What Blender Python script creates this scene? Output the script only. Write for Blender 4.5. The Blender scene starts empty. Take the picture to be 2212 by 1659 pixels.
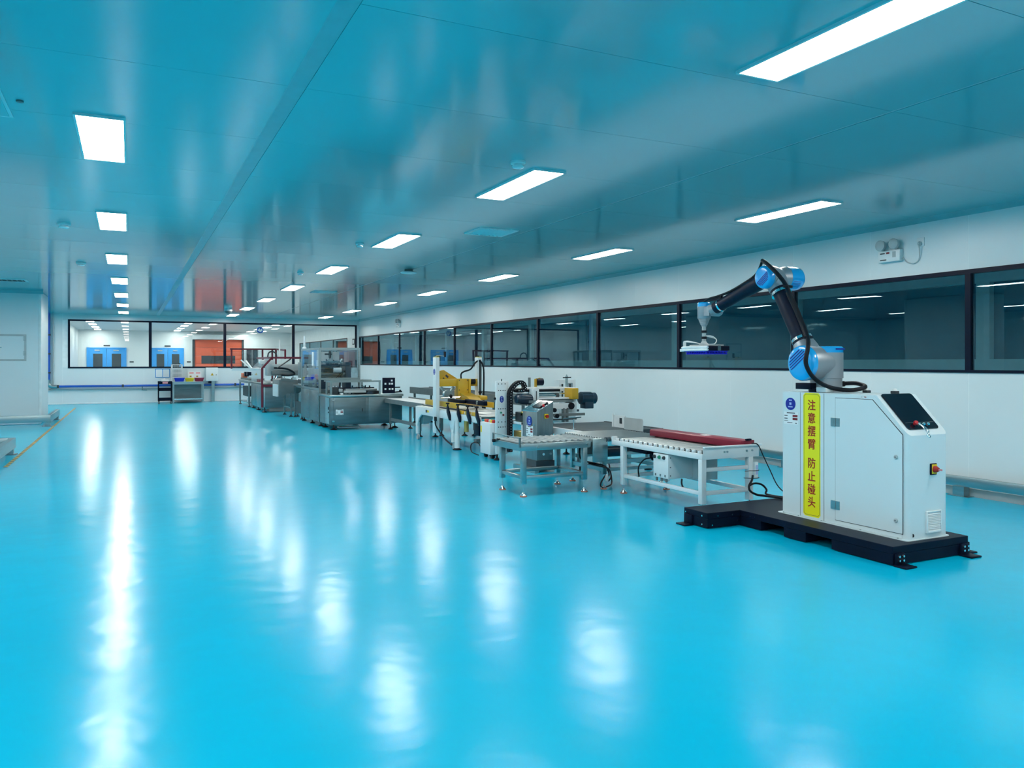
import bpy, bmesh, math, random
from mathutils import Vector, Matrix
random.seed(7)
S = bpy.context.scene
COL = S.collection

# ------------------------------------------------------------------ camera
F_PX, W_PX = 1700.0, 2212.0
YAW = math.atan((1106.0 - 280.0) / F_PX)
cam = bpy.data.cameras.new('camera')
cam.sensor_fit = 'HORIZONTAL'
cam.sensor_width = 36.0
cam.lens = F_PX / W_PX * 36.0
cam.shift_y = -(829.5 - 782.0) / W_PX
cam.clip_start = 0.05
cam.clip_end = 200
camo = bpy.data.objects.new('camera', cam)
camo.location = (0, 0, 1.36)
camo.rotation_euler = (math.pi / 2, 0, -YAW)
COL.objects.link(camo)
S.camera = camo

# ------------------------------------------------------------------ world, exposure
wd = bpy.data.worlds.new('world')
wd.use_nodes = True
wd.node_tree.nodes['Background'].inputs[0].default_value = (0.55, 0.75, 0.9, 1)
wd.node_tree.nodes['Background'].inputs[1].default_value = 0.05
S.world = wd
S.view_settings.view_transform = 'Standard'
S.view_settings.look = 'None'
S.view_settings.exposure = 0.04
S.view_settings.gamma = 1.0
S.view_settings.use_curve_mapping = False
LAMP = 37.0            # ceiling panel emission (lit panels are the only lights)
LAMP_COL = (1.0, 0.97, 0.88)
S.cycles.use_denoising = True
S.cycles.max_bounces = 7
S.cycles.diffuse_bounces = 4
S.cycles.glossy_bounces = 4
S.cycles.use_adaptive_sampling = True
S.cycles.adaptive_threshold = 0.04
S.cycles.use_light_tree = False
S.cycles.adaptive_min_samples = 16
S.cycles.light_sampling_threshold = 0.03
S.cycles.transparent_max_bounces = 16
S.cycles.sample_clamp_indirect = 6.0

ZC = 2.91      # ceiling height
XW = 7.70      # right wall
YB = 28.9      # back wall

# ------------------------------------------------------------------ materials
MATS = {}
def mat(name, col, rough=0.5, metal=0.0, var=0.05, scale=8.0, coat=0.0, coat_r=0.1, bump=0.0, bscale=40.0, spec=0.5, aniso=None, stretch=None):
    m = bpy.data.materials.new(name); m.use_nodes = True
    nt = m.node_tree; b = nt.nodes['Principled BSDF']
    tc = nt.nodes.new('ShaderNodeTexCoord')
    mp = nt.nodes.new('ShaderNodeMapping'); nt.links.new(tc.outputs['Object'], mp.inputs['Vector'])
    if stretch: mp.inputs['Scale'].default_value = stretch
    n = nt.nodes.new('ShaderNodeTexNoise'); n.inputs['Scale'].default_value = scale; n.inputs['Detail'].default_value = 3
    nt.links.new(mp.outputs['Vector'], n.inputs['Vector'])
    r = nt.nodes.new('ShaderNodeValToRGB')
    r.color_ramp.elements[0].position = 0.3; r.color_ramp.elements[1].position = 0.7
    lo = [max(0, c * (1 - var)) for c in col]; hi = [min(1, c * (1 + var)) for c in col]
    r.color_ramp.elements[0].color = (*lo, 1); r.color_ramp.elements[1].color = (*hi, 1)
    nt.links.new(n.outputs['Fac'], r.inputs['Fac'])
    nt.links.new(r.outputs['Color'], b.inputs['Base Color'])
    b.inputs['Roughness'].default_value = rough
    b.inputs['Metallic'].default_value = metal
    b.inputs['Specular IOR Level'].default_value = spec
    b.inputs['Coat Weight'].default_value = coat
    b.inputs['Coat Roughness'].default_value = coat_r
    if bump:
        n2 = nt.nodes.new('ShaderNodeTexNoise'); n2.inputs['Scale'].default_value = bscale; n2.inputs['Detail'].default_value = 2
        nt.links.new(mp.outputs['Vector'], n2.inputs['Vector'])
        bp = nt.nodes.new('ShaderNodeBump'); bp.inputs['Strength'].default_value = bump; bp.inputs['Distance'].default_value = 0.02
        nt.links.new(n2.outputs['Fac'], bp.inputs['Height'])
        nt.links.new(bp.outputs['Normal'], b.inputs['Normal'])
    MATS[name] = m
    return m

def emat(name, col, strength):
    m = bpy.data.materials.new(name); m.use_nodes = True
    nt = m.node_tree; nt.nodes.clear()
    o = nt.nodes.new('ShaderNodeOutputMaterial'); e = nt.nodes.new('ShaderNodeEmission')
    e.inputs[0].default_value = (*col, 1); e.inputs[1].default_value = strength
    nt.links.new(e.outputs[0], o.inputs[0]); MATS[name] = m
    return m

def glassmat(name, ior=1.5, tint=(0.9, 0.97, 0.97), rough=0.0, coat=(1, 1, 1)):
    """thin pane: clear with a Fresnel mirror on top (both faces of the pane count)"""
    m = bpy.data.materials.new(name); m.use_nodes = True
    nt = m.node_tree; nt.nodes.clear()
    o = nt.nodes.new('ShaderNodeOutputMaterial')
    t = nt.nodes.new('ShaderNodeBsdfTransparent'); t.inputs[0].default_value = (*tint, 1)
    g = nt.nodes.new('ShaderNodeBsdfGlossy'); g.inputs['Roughness'].default_value = rough; g.inputs[0].default_value = (*coat, 1)
    f = nt.nodes.new('ShaderNodeFresnel')
    ge = nt.nodes.new('ShaderNodeNewGeometry')         # a thin sheet reflects alike from both of its faces
    e1 = nt.nodes.new('ShaderNodeMath'); e1.operation = 'MULTIPLY_ADD'; e1.inputs[1].default_value = -2; e1.inputs[2].default_value = 1
    e2 = nt.nodes.new('ShaderNodeMath'); e2.operation = 'POWER'; e2.inputs[0].default_value = ior
    nt.links.new(ge.outputs['Backfacing'], e1.inputs[0]); nt.links.new(e1.outputs[0], e2.inputs[1]); nt.links.new(e2.outputs[0], f.inputs[0])
    x = nt.nodes.new('ShaderNodeMixShader')
    tc = nt.nodes.new('ShaderNodeTexCoord')
    n = nt.nodes.new('ShaderNodeTexNoise'); n.inputs['Scale'].default_value = 0.9; n.inputs['Detail'].default_value = 1
    nt.links.new(tc.outputs['Object'], n.inputs['Vector'])
    bp = nt.nodes.new('ShaderNodeBump'); bp.inputs['Strength'].default_value = 0.05; bp.inputs['Distance'].default_value = 0.02
    nt.links.new(n.outputs['Fac'], bp.inputs['Height'])
    nt.links.new(bp.outputs['Normal'], g.inputs['Normal'])
    nt.links.new(f.outputs[0], x.inputs[0]); nt.links.new(t.outputs[0], x.inputs[1]); nt.links.new(g.outputs[0], x.inputs[2])
    nt.links.new(x.outputs[0], o.inputs[0]); MATS[name] = m
    return m

def stripemat(name, c1, c2, per, vec=(0, 1, 1), rough=0.4):
    m = mat(name, c1, rough); nt = m.node_tree; b = nt.nodes['Principled BSDF']
    w = nt.nodes.new('ShaderNodeTexWave'); w.wave_type = 'BANDS'; w.bands_direction = 'DIAGONAL'
    w.inputs['Scale'].default_value = per
    tc = nt.nodes.new('ShaderNodeTexCoord'); nt.links.new(tc.outputs['Object'], w.inputs['Vector'])
    r = nt.nodes.new('ShaderNodeValToRGB'); r.color_ramp.interpolation = 'CONSTANT'
    r.color_ramp.elements[0].color = (*c1, 1); r.color_ramp.elements[1].color = (*c2, 1); r.color_ramp.elements[1].position = 0.5
    nt.links.new(w.outputs['Fac'], r.inputs['Fac']); nt.links.new(r.outputs['Color'], b.inputs['Base Color'])
    return m

mat('epoxy', (0.0, 0.46, 0.69), 0.195, var=0.03, scale=0.7, bump=0.18, bscale=4.0, spec=0.14)
mat('wall_panel', (0.74, 0.80, 0.82), 0.30, var=0.015, scale=1.5, spec=0.45, bump=0.02, bscale=1.2)
mat('wall_joint', (0.88, 0.92, 0.93), 0.5)
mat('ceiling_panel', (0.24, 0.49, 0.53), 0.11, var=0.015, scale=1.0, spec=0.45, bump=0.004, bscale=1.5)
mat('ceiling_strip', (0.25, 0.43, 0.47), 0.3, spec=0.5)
mat('black_frame', (0.003, 0.008, 0.024), 0.4, spec=0.15)
mat('cove', (0.55, 0.60, 0.61), 0.4)
mat('steel', (0.36, 0.45, 0.47), 0.30, 1.0, var=0.08, scale=3, stretch=(1, 1, 12), bump=0.01, bscale=90)
mat('steel_dark', (0.22, 0.28, 0.30), 0.34, 1.0, var=0.1, scale=3, stretch=(12, 12, 1))
mat('steel_warm', (0.40, 0.40, 0.38), 0.30, 1.0, var=0.1, scale=3, stretch=(12, 12, 1))
mat('steel_panel', (0.15, 0.205, 0.225), 0.36, 0.75, var=0.14, scale=2.0, stretch=(1, 1, 6))
mat('chrome', (0.75, 0.78, 0.8), 0.15, 1.0, var=0.02)
mat('roller', (0.27, 0.31, 0.32), 0.34, 0.85, var=0.03, scale=3)
mat('white_paint', (0.76, 0.80, 0.82), 0.38, var=0.02)
mat('cabinet_white', (0.70, 0.79, 0.82), 0.42, var=0.01, scale=2, bump=0.01, bscale=300)
mat('seal', (0.02, 0.03, 0.04), 0.6)
mat('black_paint', (0.003, 0.007, 0.022), 0.42, var=0.2, spec=0.12)
mat('black_rubber', (0.004, 0.006, 0.012), 0.5, var=0.2, spec=0.25)
mat('dark_gray', (0.03, 0.04, 0.05), 0.45, var=0.2)
mat('mid_gray', (0.14, 0.17, 0.18), 0.5, var=0.1)
mat('light_gray', (0.45, 0.49, 0.50), 0.45, var=0.05)
mat('belt', (0.025, 0.045, 0.06), 0.5, var=0.1)
mat('robot_silver', (0.35, 0.385, 0.42), 0.42, 0.55, var=0.03)
mat('robot_blue', (0.008, 0.42, 0.90), 0.22, var=0.03, coat=0.6)
mat('navy', (0.005, 0.03, 0.30), 0.35)
mat('sleeve', (0.004, 0.007, 0.024), 0.45, var=0.25, scale=30, spec=0.3)
mat('suction_blue', (0.005, 0.01, 0.55), 0.35)
mat('sign_yellow', (0.92, 0.84, 0.003), 0.4, var=0.01)
mat('sign_red', (0.42, 0.012, 0.006), 0.5)
mat('yellow', (0.62, 0.36, 0.02), 0.4, var=0.06)
mat('lemon', (0.85, 0.62, 0.02), 0.4)
mat('red', (0.24, 0.006, 0.03), 0.35, var=0.06)
mat('dark_red', (0.12, 0.004, 0.022), 0.4, var=0.06)
mat('bright_red', (0.6, 0.01, 0.02), 0.35)
mat('orange', (0.75, 0.13, 0.03), 0.45)
mat('pad', (0.42, 0.16, 0.11), 0.6)
mat('badge_blue', (0.004, 0.015, 0.30), 0.35)
mat('badge_print', (0.45, 0.55, 0.85), 0.5)
mat('paper', (0.85, 0.88, 0.90), 0.55, var=0.01)
mat('ink', (0.05, 0.06, 0.07), 0.6)
mat('label_red', (0.22, 0.01, 0.02), 0.5)
mat('pane_black', (0.004, 0.007, 0.016), 0.12, var=0.1, spec=0.4)
mat('motor', (0.012, 0.035, 0.065), 0.35, var=0.15)
mat('green', (0.01, 0.25, 0.15), 0.4)
mat('pipe_blue', (0.01, 0.10, 0.50), 0.35)
mat('tub_blue', (0.004, 0.03, 0.60), 0.4)
mat('tub_yellow', (0.85, 0.65, 0.02), 0.4)
mat('tub_red', (0.30, 0.01, 0.05), 0.4)
mat('door_blue', (0.03, 0.32, 0.78), 0.4)
mat('door_orange', (0.80, 0.13, 0.05), 0.5, var=0.05)
mat('pink', (0.80, 0.30, 0.34), 0.6)
mat('brass', (0.5, 0.36, 0.1), 0.4, 0.6)
mat('plastic_white', (0.80, 0.83, 0.84), 0.35)
mat('lamp_rim', (0.70, 0.74, 0.76), 0.35)
mat('far_floor', (0.30, 0.42, 0.48), 0.3)
mat('corridor_wall', (0.28, 0.50, 0.56), 0.6)
mat('corridor_floor', (0.06, 0.28, 0.38), 0.5)
mat('corridor_dark', (0.016, 0.07, 0.13), 0.04)
mat('cardboard', (0.35, 0.2, 0.1), 0.7)
stripemat('hazard', (0.62, 0.42, 0.05), (0.03, 0.03, 0.02), 3.0)
emat('lamp', LAMP_COL, LAMP)
emat('added_corridor_lamp', LAMP_COL, LAMP * 0.28)  # emission for the added panels that brighten the corridor
glassmat('glass', 1.5, (0.92, 0.97, 0.975))
glassmat('glass_ribbon', 1.62, (0.72, 0.87, 0.90), 0.0, (0.72, 0.92, 1.0))
glassmat('acrylic', 1.45, (0.90, 0.95, 0.97), 0.02)

# ------------------------------------------------------------------ mesh helpers
class M:
    def __init__(s): s.v = []; s.f = []
    def add(s, vs, fs):
        o = len(s.v); s.v += [tuple(v) for v in vs]; s.f += [tuple(i + o for i in f) for f in fs]; return s
    def box(s, x0, x1, y0, y1, z0, z1):
        return s.add([(x0, y0, z0), (x1, y0, z0), (x1, y1, z0), (x0, y1, z0), (x0, y0, z1), (x1, y0, z1), (x1, y1, z1), (x0, y1, z1)],
                     [(0, 3, 2, 1), (4, 5, 6, 7), (0, 1, 5, 4), (1, 2, 6, 5), (2, 3, 7, 6), (3, 0, 4, 7)])
    def cb(s, c, d):
        return s.box(c[0] - d[0] / 2, c[0] + d[0] / 2, c[1] - d[1] / 2, c[1] + d[1] / 2, c[2] - d[2] / 2, c[2] + d[2] / 2)
    def bar(s, p0, p1, w, h, up=(0, 0, 1)):
        p0 = Vector(p0); p1 = Vector(p1); d = (p1 - p0).normalized(); u = Vector(up)
        if abs(d.dot(u)) > 0.99: u = Vector((0, 1, 0))
        r = d.cross(u).normalized() * (w / 2); t = r.cross(d).normalized() * (h / 2)
        vs = [p + a * r + b * t for p in (p0, p1) for a, b in ((-1, -1), (1, -1), (1, 1), (-1, 1))]
        return s.add(vs, [(0, 1, 2, 3), (7, 6, 5, 4), (0, 4, 5, 1), (1, 5, 6, 2), (2, 6, 7, 3), (3, 7, 4, 0)])
    def cyl(s, p0, p1, r, n=16, r2=None):
        return s.lathe(p0, p1, [(r, 0), (r if r2 is None else r2, 1)], n)
    def lathe(s, p0, p1, prof, n=16):
        """prof: (radius, fraction along p0-p1); closed ends"""
        p0 = Vector(p0); p1 = Vector(p1); d = p1 - p0; a = d.normalized()
        u = Vector((0, 0, 1)) if abs(a.z) < 0.9 else Vector((1, 0, 0))
        e1 = a.cross(u).normalized(); e2 = a.cross(e1)
        vs = []; fs = []
        for r, t in prof:
            c = p0 + d * t
            for i in range(n):
                an = 2 * math.pi * i / n
                vs.append(c + (e1 * math.cos(an) + e2 * math.sin(an)) * r)
        k = len(prof)
        for j in range(k - 1):
            for i in range(n):
                i2 = (i + 1) % n
                fs.append((j * n + i, j * n + i2, (j + 1) * n + i2, (j + 1) * n + i))
        fs.append(tuple(reversed(range(n)))); fs.append(tuple((k - 1) * n + i for i in range(n)))
        return s.add(vs, fs)
    def tube(s, pts, r, n=8, sub=4):
        pts = smooth_path(pts, sub) if sub > 1 else [Vector(q) for q in pts]
        vs = []; fs = []; prev = None
        for i, q in enumerate(pts):
            a = (pts[min(i + 1, len(pts) - 1)] - pts[max(i - 1, 0)]).normalized()
            if prev is None:
                u = Vector((0, 0, 1)) if abs(a.z) < 0.9 else Vector((1, 0, 0)); e1 = a.cross(u).normalized()
            else:
                e1 = (prev - a * prev.dot(a)).normalized()
            prev = e1; e2 = a.cross(e1)
            for j in range(n):
                an = 2 * math.pi * j / n
                vs.append(q + (e1 * math.cos(an) + e2 * math.sin(an)) * r)
        for i in range(len(pts) - 1):
            for j in range(n):
                j2 = (j + 1) % n
                fs.append((i * n + j, i * n + j2, (i + 1) * n + j2, (i + 1) * n + j))
        fs.append(tuple(reversed(range(n)))); fs.append(tuple((len(pts) - 1) * n + j for j in range(n)))
        return s.add(vs, fs)
    def prism(s, poly, axis, a0, a1):
        n = len(poly)
        def P(q, a):
            return {'x': (a, q[0], q[1]), 'y': (q[0], a, q[1]), 'z': (q[0], q[1], a)}[axis]
        vs = [P(q, a0) for q in poly] + [P(q, a1) for q in poly]
        fs = [tuple(range(n)), tuple(reversed(range(n, 2 * n)))] + [(i, i + n, (i + 1) % n + n, (i + 1) % n) for i in range(n)]
        return s.add(vs, fs)
    def ball(s, c, r, n=12, m=8, sc=(1, 1, 1)):
        vs = [(c[0], c[1], c[2] - r * sc[2])]; fs = []
        for j in range(1, m):
            t = math.pi * j / m
            for i in range(n):
                a = 2 * math.pi * i / n
                vs.append((c[0] + r * sc[0] * math.sin(t) * math.cos(a), c[1] + r * sc[1] * math.sin(t) * math.sin(a), c[2] - r * sc[2] * math.cos(t)))
        vs.append((c[0], c[1], c[2] + r * sc[2]))
        for i in range(n):
            fs.append((0, 1 + (i + 1) % n, 1 + i))
            fs.append((len(vs) - 1, 1 + (m - 2) * n + i, 1 + (m - 2) * n + (i + 1) % n))
        for j in range(m - 2):
            for i in range(n):
                fs.append((1 + j * n + i, 1 + j * n + (i + 1) % n, 1 + (j + 1) * n + (i + 1) % n, 1 + (j + 1) * n + i))
        return s.add(vs, fs)

def smooth_path(pts, sub):
    P = [Vector(q) for q in pts]; out = []
    for i in range(len(P) - 1):
        p0 = P[max(i - 1, 0)]; p1 = P[i]; p2 = P[i + 1]; p3 = P[min(i + 2, len(P) - 1)]
        for k in range(sub):
            t = k / sub
            out.append(0.5 * ((2 * p1) + (p2 - p0) * t + (2 * p0 - 5 * p1 + 4 * p2 - p3) * t * t + (3 * p1 - p0 - 3 * p2 + p3) * t ** 3))
    out.append(P[-1])
    return out

def rrect(x0, x1, y0, y1, r, n=4):
    pts = []
    for cx, cy, a0 in ((x1 - r, y1 - r, 0), (x0 + r, y1 - r, 90), (x0 + r, y0 + r, 180), (x1 - r, y0 + r, 270)):
        for i in range(n + 1):
            a = math.radians(a0 + 90 * i / n); pts.append((cx + r * math.cos(a), cy + r * math.sin(a)))
    return pts

def ellipse(cx, cy, rx, ry, n=24):
    return [(cx + rx * math.cos(2 * math.pi * i / n), cy + ry * math.sin(2 * math.pi * i / n)) for i in range(n)]

WL = {}
def wloc(o):
    return WL.get(o.name, Vector((0, 0, 0))) if o is not None else Vector((0, 0, 0))

def tag(o, label=None, cat=None, group=None, kind=None):
    if label: o['label'] = label
    if cat: o['category'] = cat
    if group: o['group'] = group
    if kind: o['kind'] = kind
    return o

def T(name, label, cat, loc, group=None):
    o = bpy.data.objects.new(name, None); COL.objects.link(o); o.empty_display_size = 0.1
    o.location = loc; WL[o.name] = Vector(loc)
    return tag(o, label, cat, group)

def meshof(m, name, material, off=(0, 0, 0), bevel=0.0, seg=2, smooth=0.6, edges=None):
    me = bpy.data.meshes.new(name)
    me.from_pydata([(v[0] - off[0], v[1] - off[1], v[2] - off[2]) for v in m.v], [], m.f)
    bm = bmesh.new(); bm.from_mesh(me)
    bmesh.ops.recalc_face_normals(bm, faces=bm.faces)
    if bevel > 0:
        if edges is None:
            es = [e for e in bm.edges if len(e.link_faces) == 2 and e.calc_face_angle(0) > 0.5]
        else:
            es = [e for e in bm.edges if edges([Vector(v.co) + Vector(off) for v in e.verts])]
        if es: bmesh.ops.bevel(bm, geom=es, offset=bevel, segments=seg, affect='EDGES', profile=0.5, clamp_overlap=True)
    bm.to_mesh(me); bm.free()
    me.materials.append(MATS[material])
    if smooth:
        me.polygons.foreach_set('use_smooth', [True] * len(me.polygons)); me.set_sharp_from_angle(angle=smooth)
    return me

def P(name, m, material, parent=None, bevel=0.0, seg=2, smooth=0.6, label=None, edges=None, loc=None):
    off = wloc(parent) if parent is not None else Vector(loc or (0, 0, 0))
    me = meshof(m, name, material, off, bevel, seg, smooth, edges)
    o = bpy.data.objects.new(name, me); COL.objects.link(o)
    if parent is not None: o.parent = parent
    else: o.location = off
    WL[o.name] = off
    if label: o['label'] = label
    return o

def inst(me, name, parent, loc):
    """object sharing mesh data; mesh is built around the origin, loc is in world space"""
    o = bpy.data.objects.new(name, me); COL.objects.link(o)
    o.parent = parent; o.location = Vector(loc) - wloc(parent); WL[o.name] = Vector(loc)
    return o

def B(name, dims, material, parent=None, bevel=0.0, **k):
    return P(name, M().box(*dims), material, parent, bevel, **k)

def structure(o): o['kind'] = 'structure'; return o

def text_mesh(body, size, bold=0.0):
    c = bpy.data.curves.new('lettering', 'FONT'); c.body = body; c.size = size; c.align_x = 'CENTER'; c.align_y = 'CENTER'
    c.fill_mode = 'BOTH'; c.extrude = 0.0008; c.offset = bold
    o = bpy.data.objects.new('tmp_text', c); COL.objects.link(o)
    dg = bpy.context.evaluated_depsgraph_get()
    me = bpy.data.meshes.new_from_object(o.evaluated_get(dg))
    bpy.data.objects.remove(o)
    return me

def TXT(name, body, size, material, parent, loc, facing='-x', bold=0.0, xs=1.0):
    me = text_mesh(body, size)
    if bold:                                            # heavier strokes: the glyph laid over itself with small shifts
        bm = bmesh.new()
        for kk, (dx, dy) in enumerate(((0, 0), (bold, 0), (-bold, 0), (0, bold), (0, -bold))):
            k0 = len(bm.verts); bm.from_mesh(me); bm.verts.ensure_lookup_table()
            for v in bm.verts[k0:]: v.co.x += dx; v.co.y += dy; v.co.z += 0.0002 * kk
        bm.to_mesh(me); bm.free()
    # text plane: right / up vectors for each facing
    R = {'-x': (Vector((0, -1, 0)), Vector((0, 0, 1))), '-y': (Vector((1, 0, 0)), Vector((0, 0, 1)))}[facing]
    n = R[0].cross(R[1])
    for v in me.vertices:
        c = v.co.copy(); v.co = R[0] * c.x * xs + R[1] * c.y + n * c.z
    me.materials.clear(); me.materials.append(MATS[material])
    for p_ in me.polygons: p_.material_index = 0
    return inst(me, name, parent, loc)

# ================================================================== the setting
def ST(name, loc=(0, 0, 0)):
    o = bpy.data.objects.new(name, None); COL.objects.link(o); o.location = loc; WL[o.name] = Vector(loc)
    o['kind'] = 'structure'; return o

XL, YF, YFAR = -9.0, -7.0, 42.8
structure(B('floor', (XL, XW + 0.1, YF, YB + 0.15, -0.1, 0.0), 'epoxy'))

# ceiling of separate sandwich panels
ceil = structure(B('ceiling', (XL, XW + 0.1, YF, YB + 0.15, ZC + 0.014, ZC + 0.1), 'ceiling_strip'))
xs = [XL, -5.95, -2.55, 0.85, 4.25, XW]
ys = [4.52 + 1.17 * k for k in range(-10, 22)]
ys = [YF] + [y for y in ys if YF + 0.3 < y < YB - 0.2] + [YB]
pan = {}
for i in range(len(xs) - 1):
    a = xs[i] + (0.05 if xs[i] == 0.85 else 0.012 if i else 0); b = xs[i + 1] - (0.05 if xs[i + 1] == 0.85 else 0.012 if xs[i + 1] != XW else 0)
    for j in range(len(ys) - 1):
        L = round(ys[j + 1] - ys[j], 3); key = (round(b - a, 3), L)
        if key not in pan:
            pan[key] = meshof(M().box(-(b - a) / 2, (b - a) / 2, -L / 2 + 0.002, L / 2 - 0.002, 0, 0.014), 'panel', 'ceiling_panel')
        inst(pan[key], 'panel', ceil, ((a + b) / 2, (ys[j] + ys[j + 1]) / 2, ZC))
for x, w in ((0.85, 0.098), (4.25, 0.022), (-2.55, 0.022), (-5.95, 0.022)):
    B('joint_strip', (x - w / 2, x + w / 2, YF, YB, ZC + 0.003, ZC + 0.014), 'ceiling_strip', ceil)

# right wall: body, sandwich panels below and above the window ribbon
ZS, ZT = 1.25, 2.305          # ribbon sill / head
wr = structure(P('wall_right', M().box(XW + 0.0015, XW + 0.1, YF, YFAR, 0, ZS).box(XW + 0.0015, XW + 0.1, YF, YFAR, ZT, ZC)
                 .box(XW + 0.012, XW + 0.1, 28.86, 30.72, ZS, ZT).box(XW + 0.012, XW + 0.1, 40.3, YFAR, ZS, ZT).box(XW + 0.012, XW + 0.1, YF, -4.25, ZS, ZT), 'wall_joint'))
wy = [5.19 + 1.178 * k for k in range(-10, 21)]
wy = [YF] + [y for y in wy if y > YF + 0.3 and y < YB - 0.3] + [YB]
for j in range(len(wy) - 1):
    L = wy[j + 1] - wy[j] - 0.005
    for z0, z1 in ((0.0, ZS), (ZT, ZC)):
        key = ('w', round(L, 3), z0)
        if key not in pan: pan[key] = meshof(M().box(0, 0.012, -L / 2, L / 2, 0, z1 - z0), 'panel', 'wall_panel', bevel=0.0015, seg=1)
        inst(pan[key], 'panel', wr, (XW, (wy[j] + wy[j + 1]) / 2, z0))
bb = structure(P('baseboard_right', M().prism([(XW - 0.001, 0), (XW - 0.001, 0.075), (XW - 0.012, 0.075), (XW - 0.02, 0.04), (XW - 0.045, 0.012), (XW - 0.06, 0.0)], 'y', YF, YB), 'cove'))
structure(P('trim_1', M().prism([(XW, ZC), (XW, ZC - 0.05), (XW - 0.015, ZC - 0.02), (XW - 0.05, ZC)], 'y', YF, YB), 'ceiling_strip'))

# ribbon window in the right wall
win1 = ST('window_1', (XW, 12, ZS))
ym = [5.19 + 2.357 * k for k in range(-4, 11)]; ym[-1] = 28.84
B('frame_rail', (XW - 0.012, XW + 0.06, ym[0], ym[-1], ZS, ZS + 0.028), 'black_frame', win1)
B('frame_rail', (XW - 0.012, XW + 0.06, ym[0], ym[-1], ZT - 0.045, ZT), 'black_frame', win1)
for y in ym:
    B('mullion', (XW - 0.010, XW + 0.055, y - 0.03, y + 0.03, ZS + 0.028, ZT - 0.045), 'black_frame', win1)
for a, b in zip(ym[:-1], ym[1:]):
    B('pane', (XW + 0.01, XW + 0.016, a + 0.03, b - 0.03, ZS + 0.028, ZT - 0.045), 'glass_ribbon', win1, smooth=0)
win3 = ST('window_3', (XW, 35, ZS))
y3 = [30.72, 33.1, 35.5, 37.9, 40.3]
B('frame_rail', (XW - 0.012, XW + 0.06, y3[0], y3[-1], ZS, ZS + 0.03), 'black_frame', win3)
B('frame_rail', (XW - 0.012, XW + 0.06, y3[0], y3[-1], ZT - 0.03, ZT), 'black_frame', win3)
for y in y3: B('mullion', (XW - 0.01, XW + 0.055, y - 0.02, y + 0.02, ZS + 0.03, ZT - 0.03), 'mid_gray', win3)
for a, b in zip(y3[:-1], y3[1:]): B('pane', (XW + 0.01, XW + 0.016, a + 0.02, b - 0.02, ZS + 0.03, ZT - 0.03), 'glass_ribbon', win3, smooth=0)

# corridor behind the ribbon
structure(B('floor_corridor', (XW + 0.1, 11.4, YF, YFAR, -0.1, 0), 'corridor_floor'))
structure(B('ceiling_corridor', (XW + 0.1, 11.4, YF, YFAR, ZC - 0.1, ZC), 'corridor_wall'))
wc = structure(P('wall_corridor', M().box(11.0, 11.4, YF, YFAR, 0, 1.40).box(11.0, 11.4, YF, YFAR, 2.5, ZC - 0.1), 'corridor_wall'))
structure(B('wall_corridor_end', (XW + 0.1, 11.4, YF - 0.1, YF, 0, ZC), 'corridor_wall'))
structure(B('wall_corridor_far', (XW + 0.1, 11.4, YFAR, YFAR + 0.1, 0, ZC), 'corridor_wall'))
win4 = ST('window_4', (11.05, 15, 1.4))
yc = [YF + 3.55 * k for k in range(0, 16)]
for a, b in zip(yc[:-1], yc[1:]):
    if a < YFAR: B('pane', (11.1, 11.12, a + 0.1, min(b, YFAR) - 0.1, 1.40, 2.5), 'corridor_dark', win4)
for y in yc:
    if y < YFAR: B('mullion', (11.0, 11.15, y - 0.1, y + 0.1, 1.40, 2.5), 'corridor_wall', win4)

# back wall with its four-pane window
XA, XB_, ZA, ZB_ = -1.75, 7.58, 1.185, 2.70
wb = structure(P('wall_back', M().box(XL, XW, YB + 0.0015, YB + 0.12, 0, ZA).box(XL, XW, YB + 0.0015, YB + 0.12, ZB_, ZC)
                 .box(XL, XA, YB + 0.0015, YB + 0.12, ZA, ZB_).box(XB_, XW, YB + 0.012, YB + 0.12, ZA, ZB_), 'wall_joint'))
bx_ = [XL + 1.178 * k for k in range(0, 15)] + [XW]
bx_ = [x for x in bx_ if x < XW - 0.2] + [XW]
for a, b in zip(bx_[:-1], bx_[1:]):
    segs = [(0.0, ZC)] if b <= XA else [(0.0, ZA), (ZB_, ZC)]
    for z0, z1 in segs:
        B('panel', (a + 0.0025, b - 0.0025, YB, YB + 0.012, z0, z1), 'wall_panel', wb)
structure(B('baseboard_back', (XL, XW - 0.06, YB - 0.02, YB, 0, 0.05), 'plastic_white', bevel=0.008))
win2 = ST('window_2', (2.9, YB, ZA))
xm = [XA, 0.62, 2.97, 5.30, XB_]
B('frame_rail', (XA - 0.03, XB_ + 0.03, YB - 0.012, YB + 0.06, ZA - 0.03, ZA + 0.02), 'black_frame', win2)
B('frame_rail', (XA - 0.03, XB_ + 0.03, YB - 0.012, YB + 0.06, ZB_ - 0.02, ZB_ + 0.03), 'black_frame', win2)
for i, x in enumerate(xm):
    w = 0.03 if i in (0, 4) else 0.045
    B('mullion', (x - w, x + w, YB - 0.010, YB + 0.055, ZA + 0.02, ZB_ - 0.02), 'black_frame', win2)
for a, b in zip(xm[:-1], xm[1:]):
    B('pane', (a + 0.03, b - 0.03, YB + 0.02, YB + 0.026, ZA + 0.02, ZB_ - 0.02), 'glass', win2, smooth=0)

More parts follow.
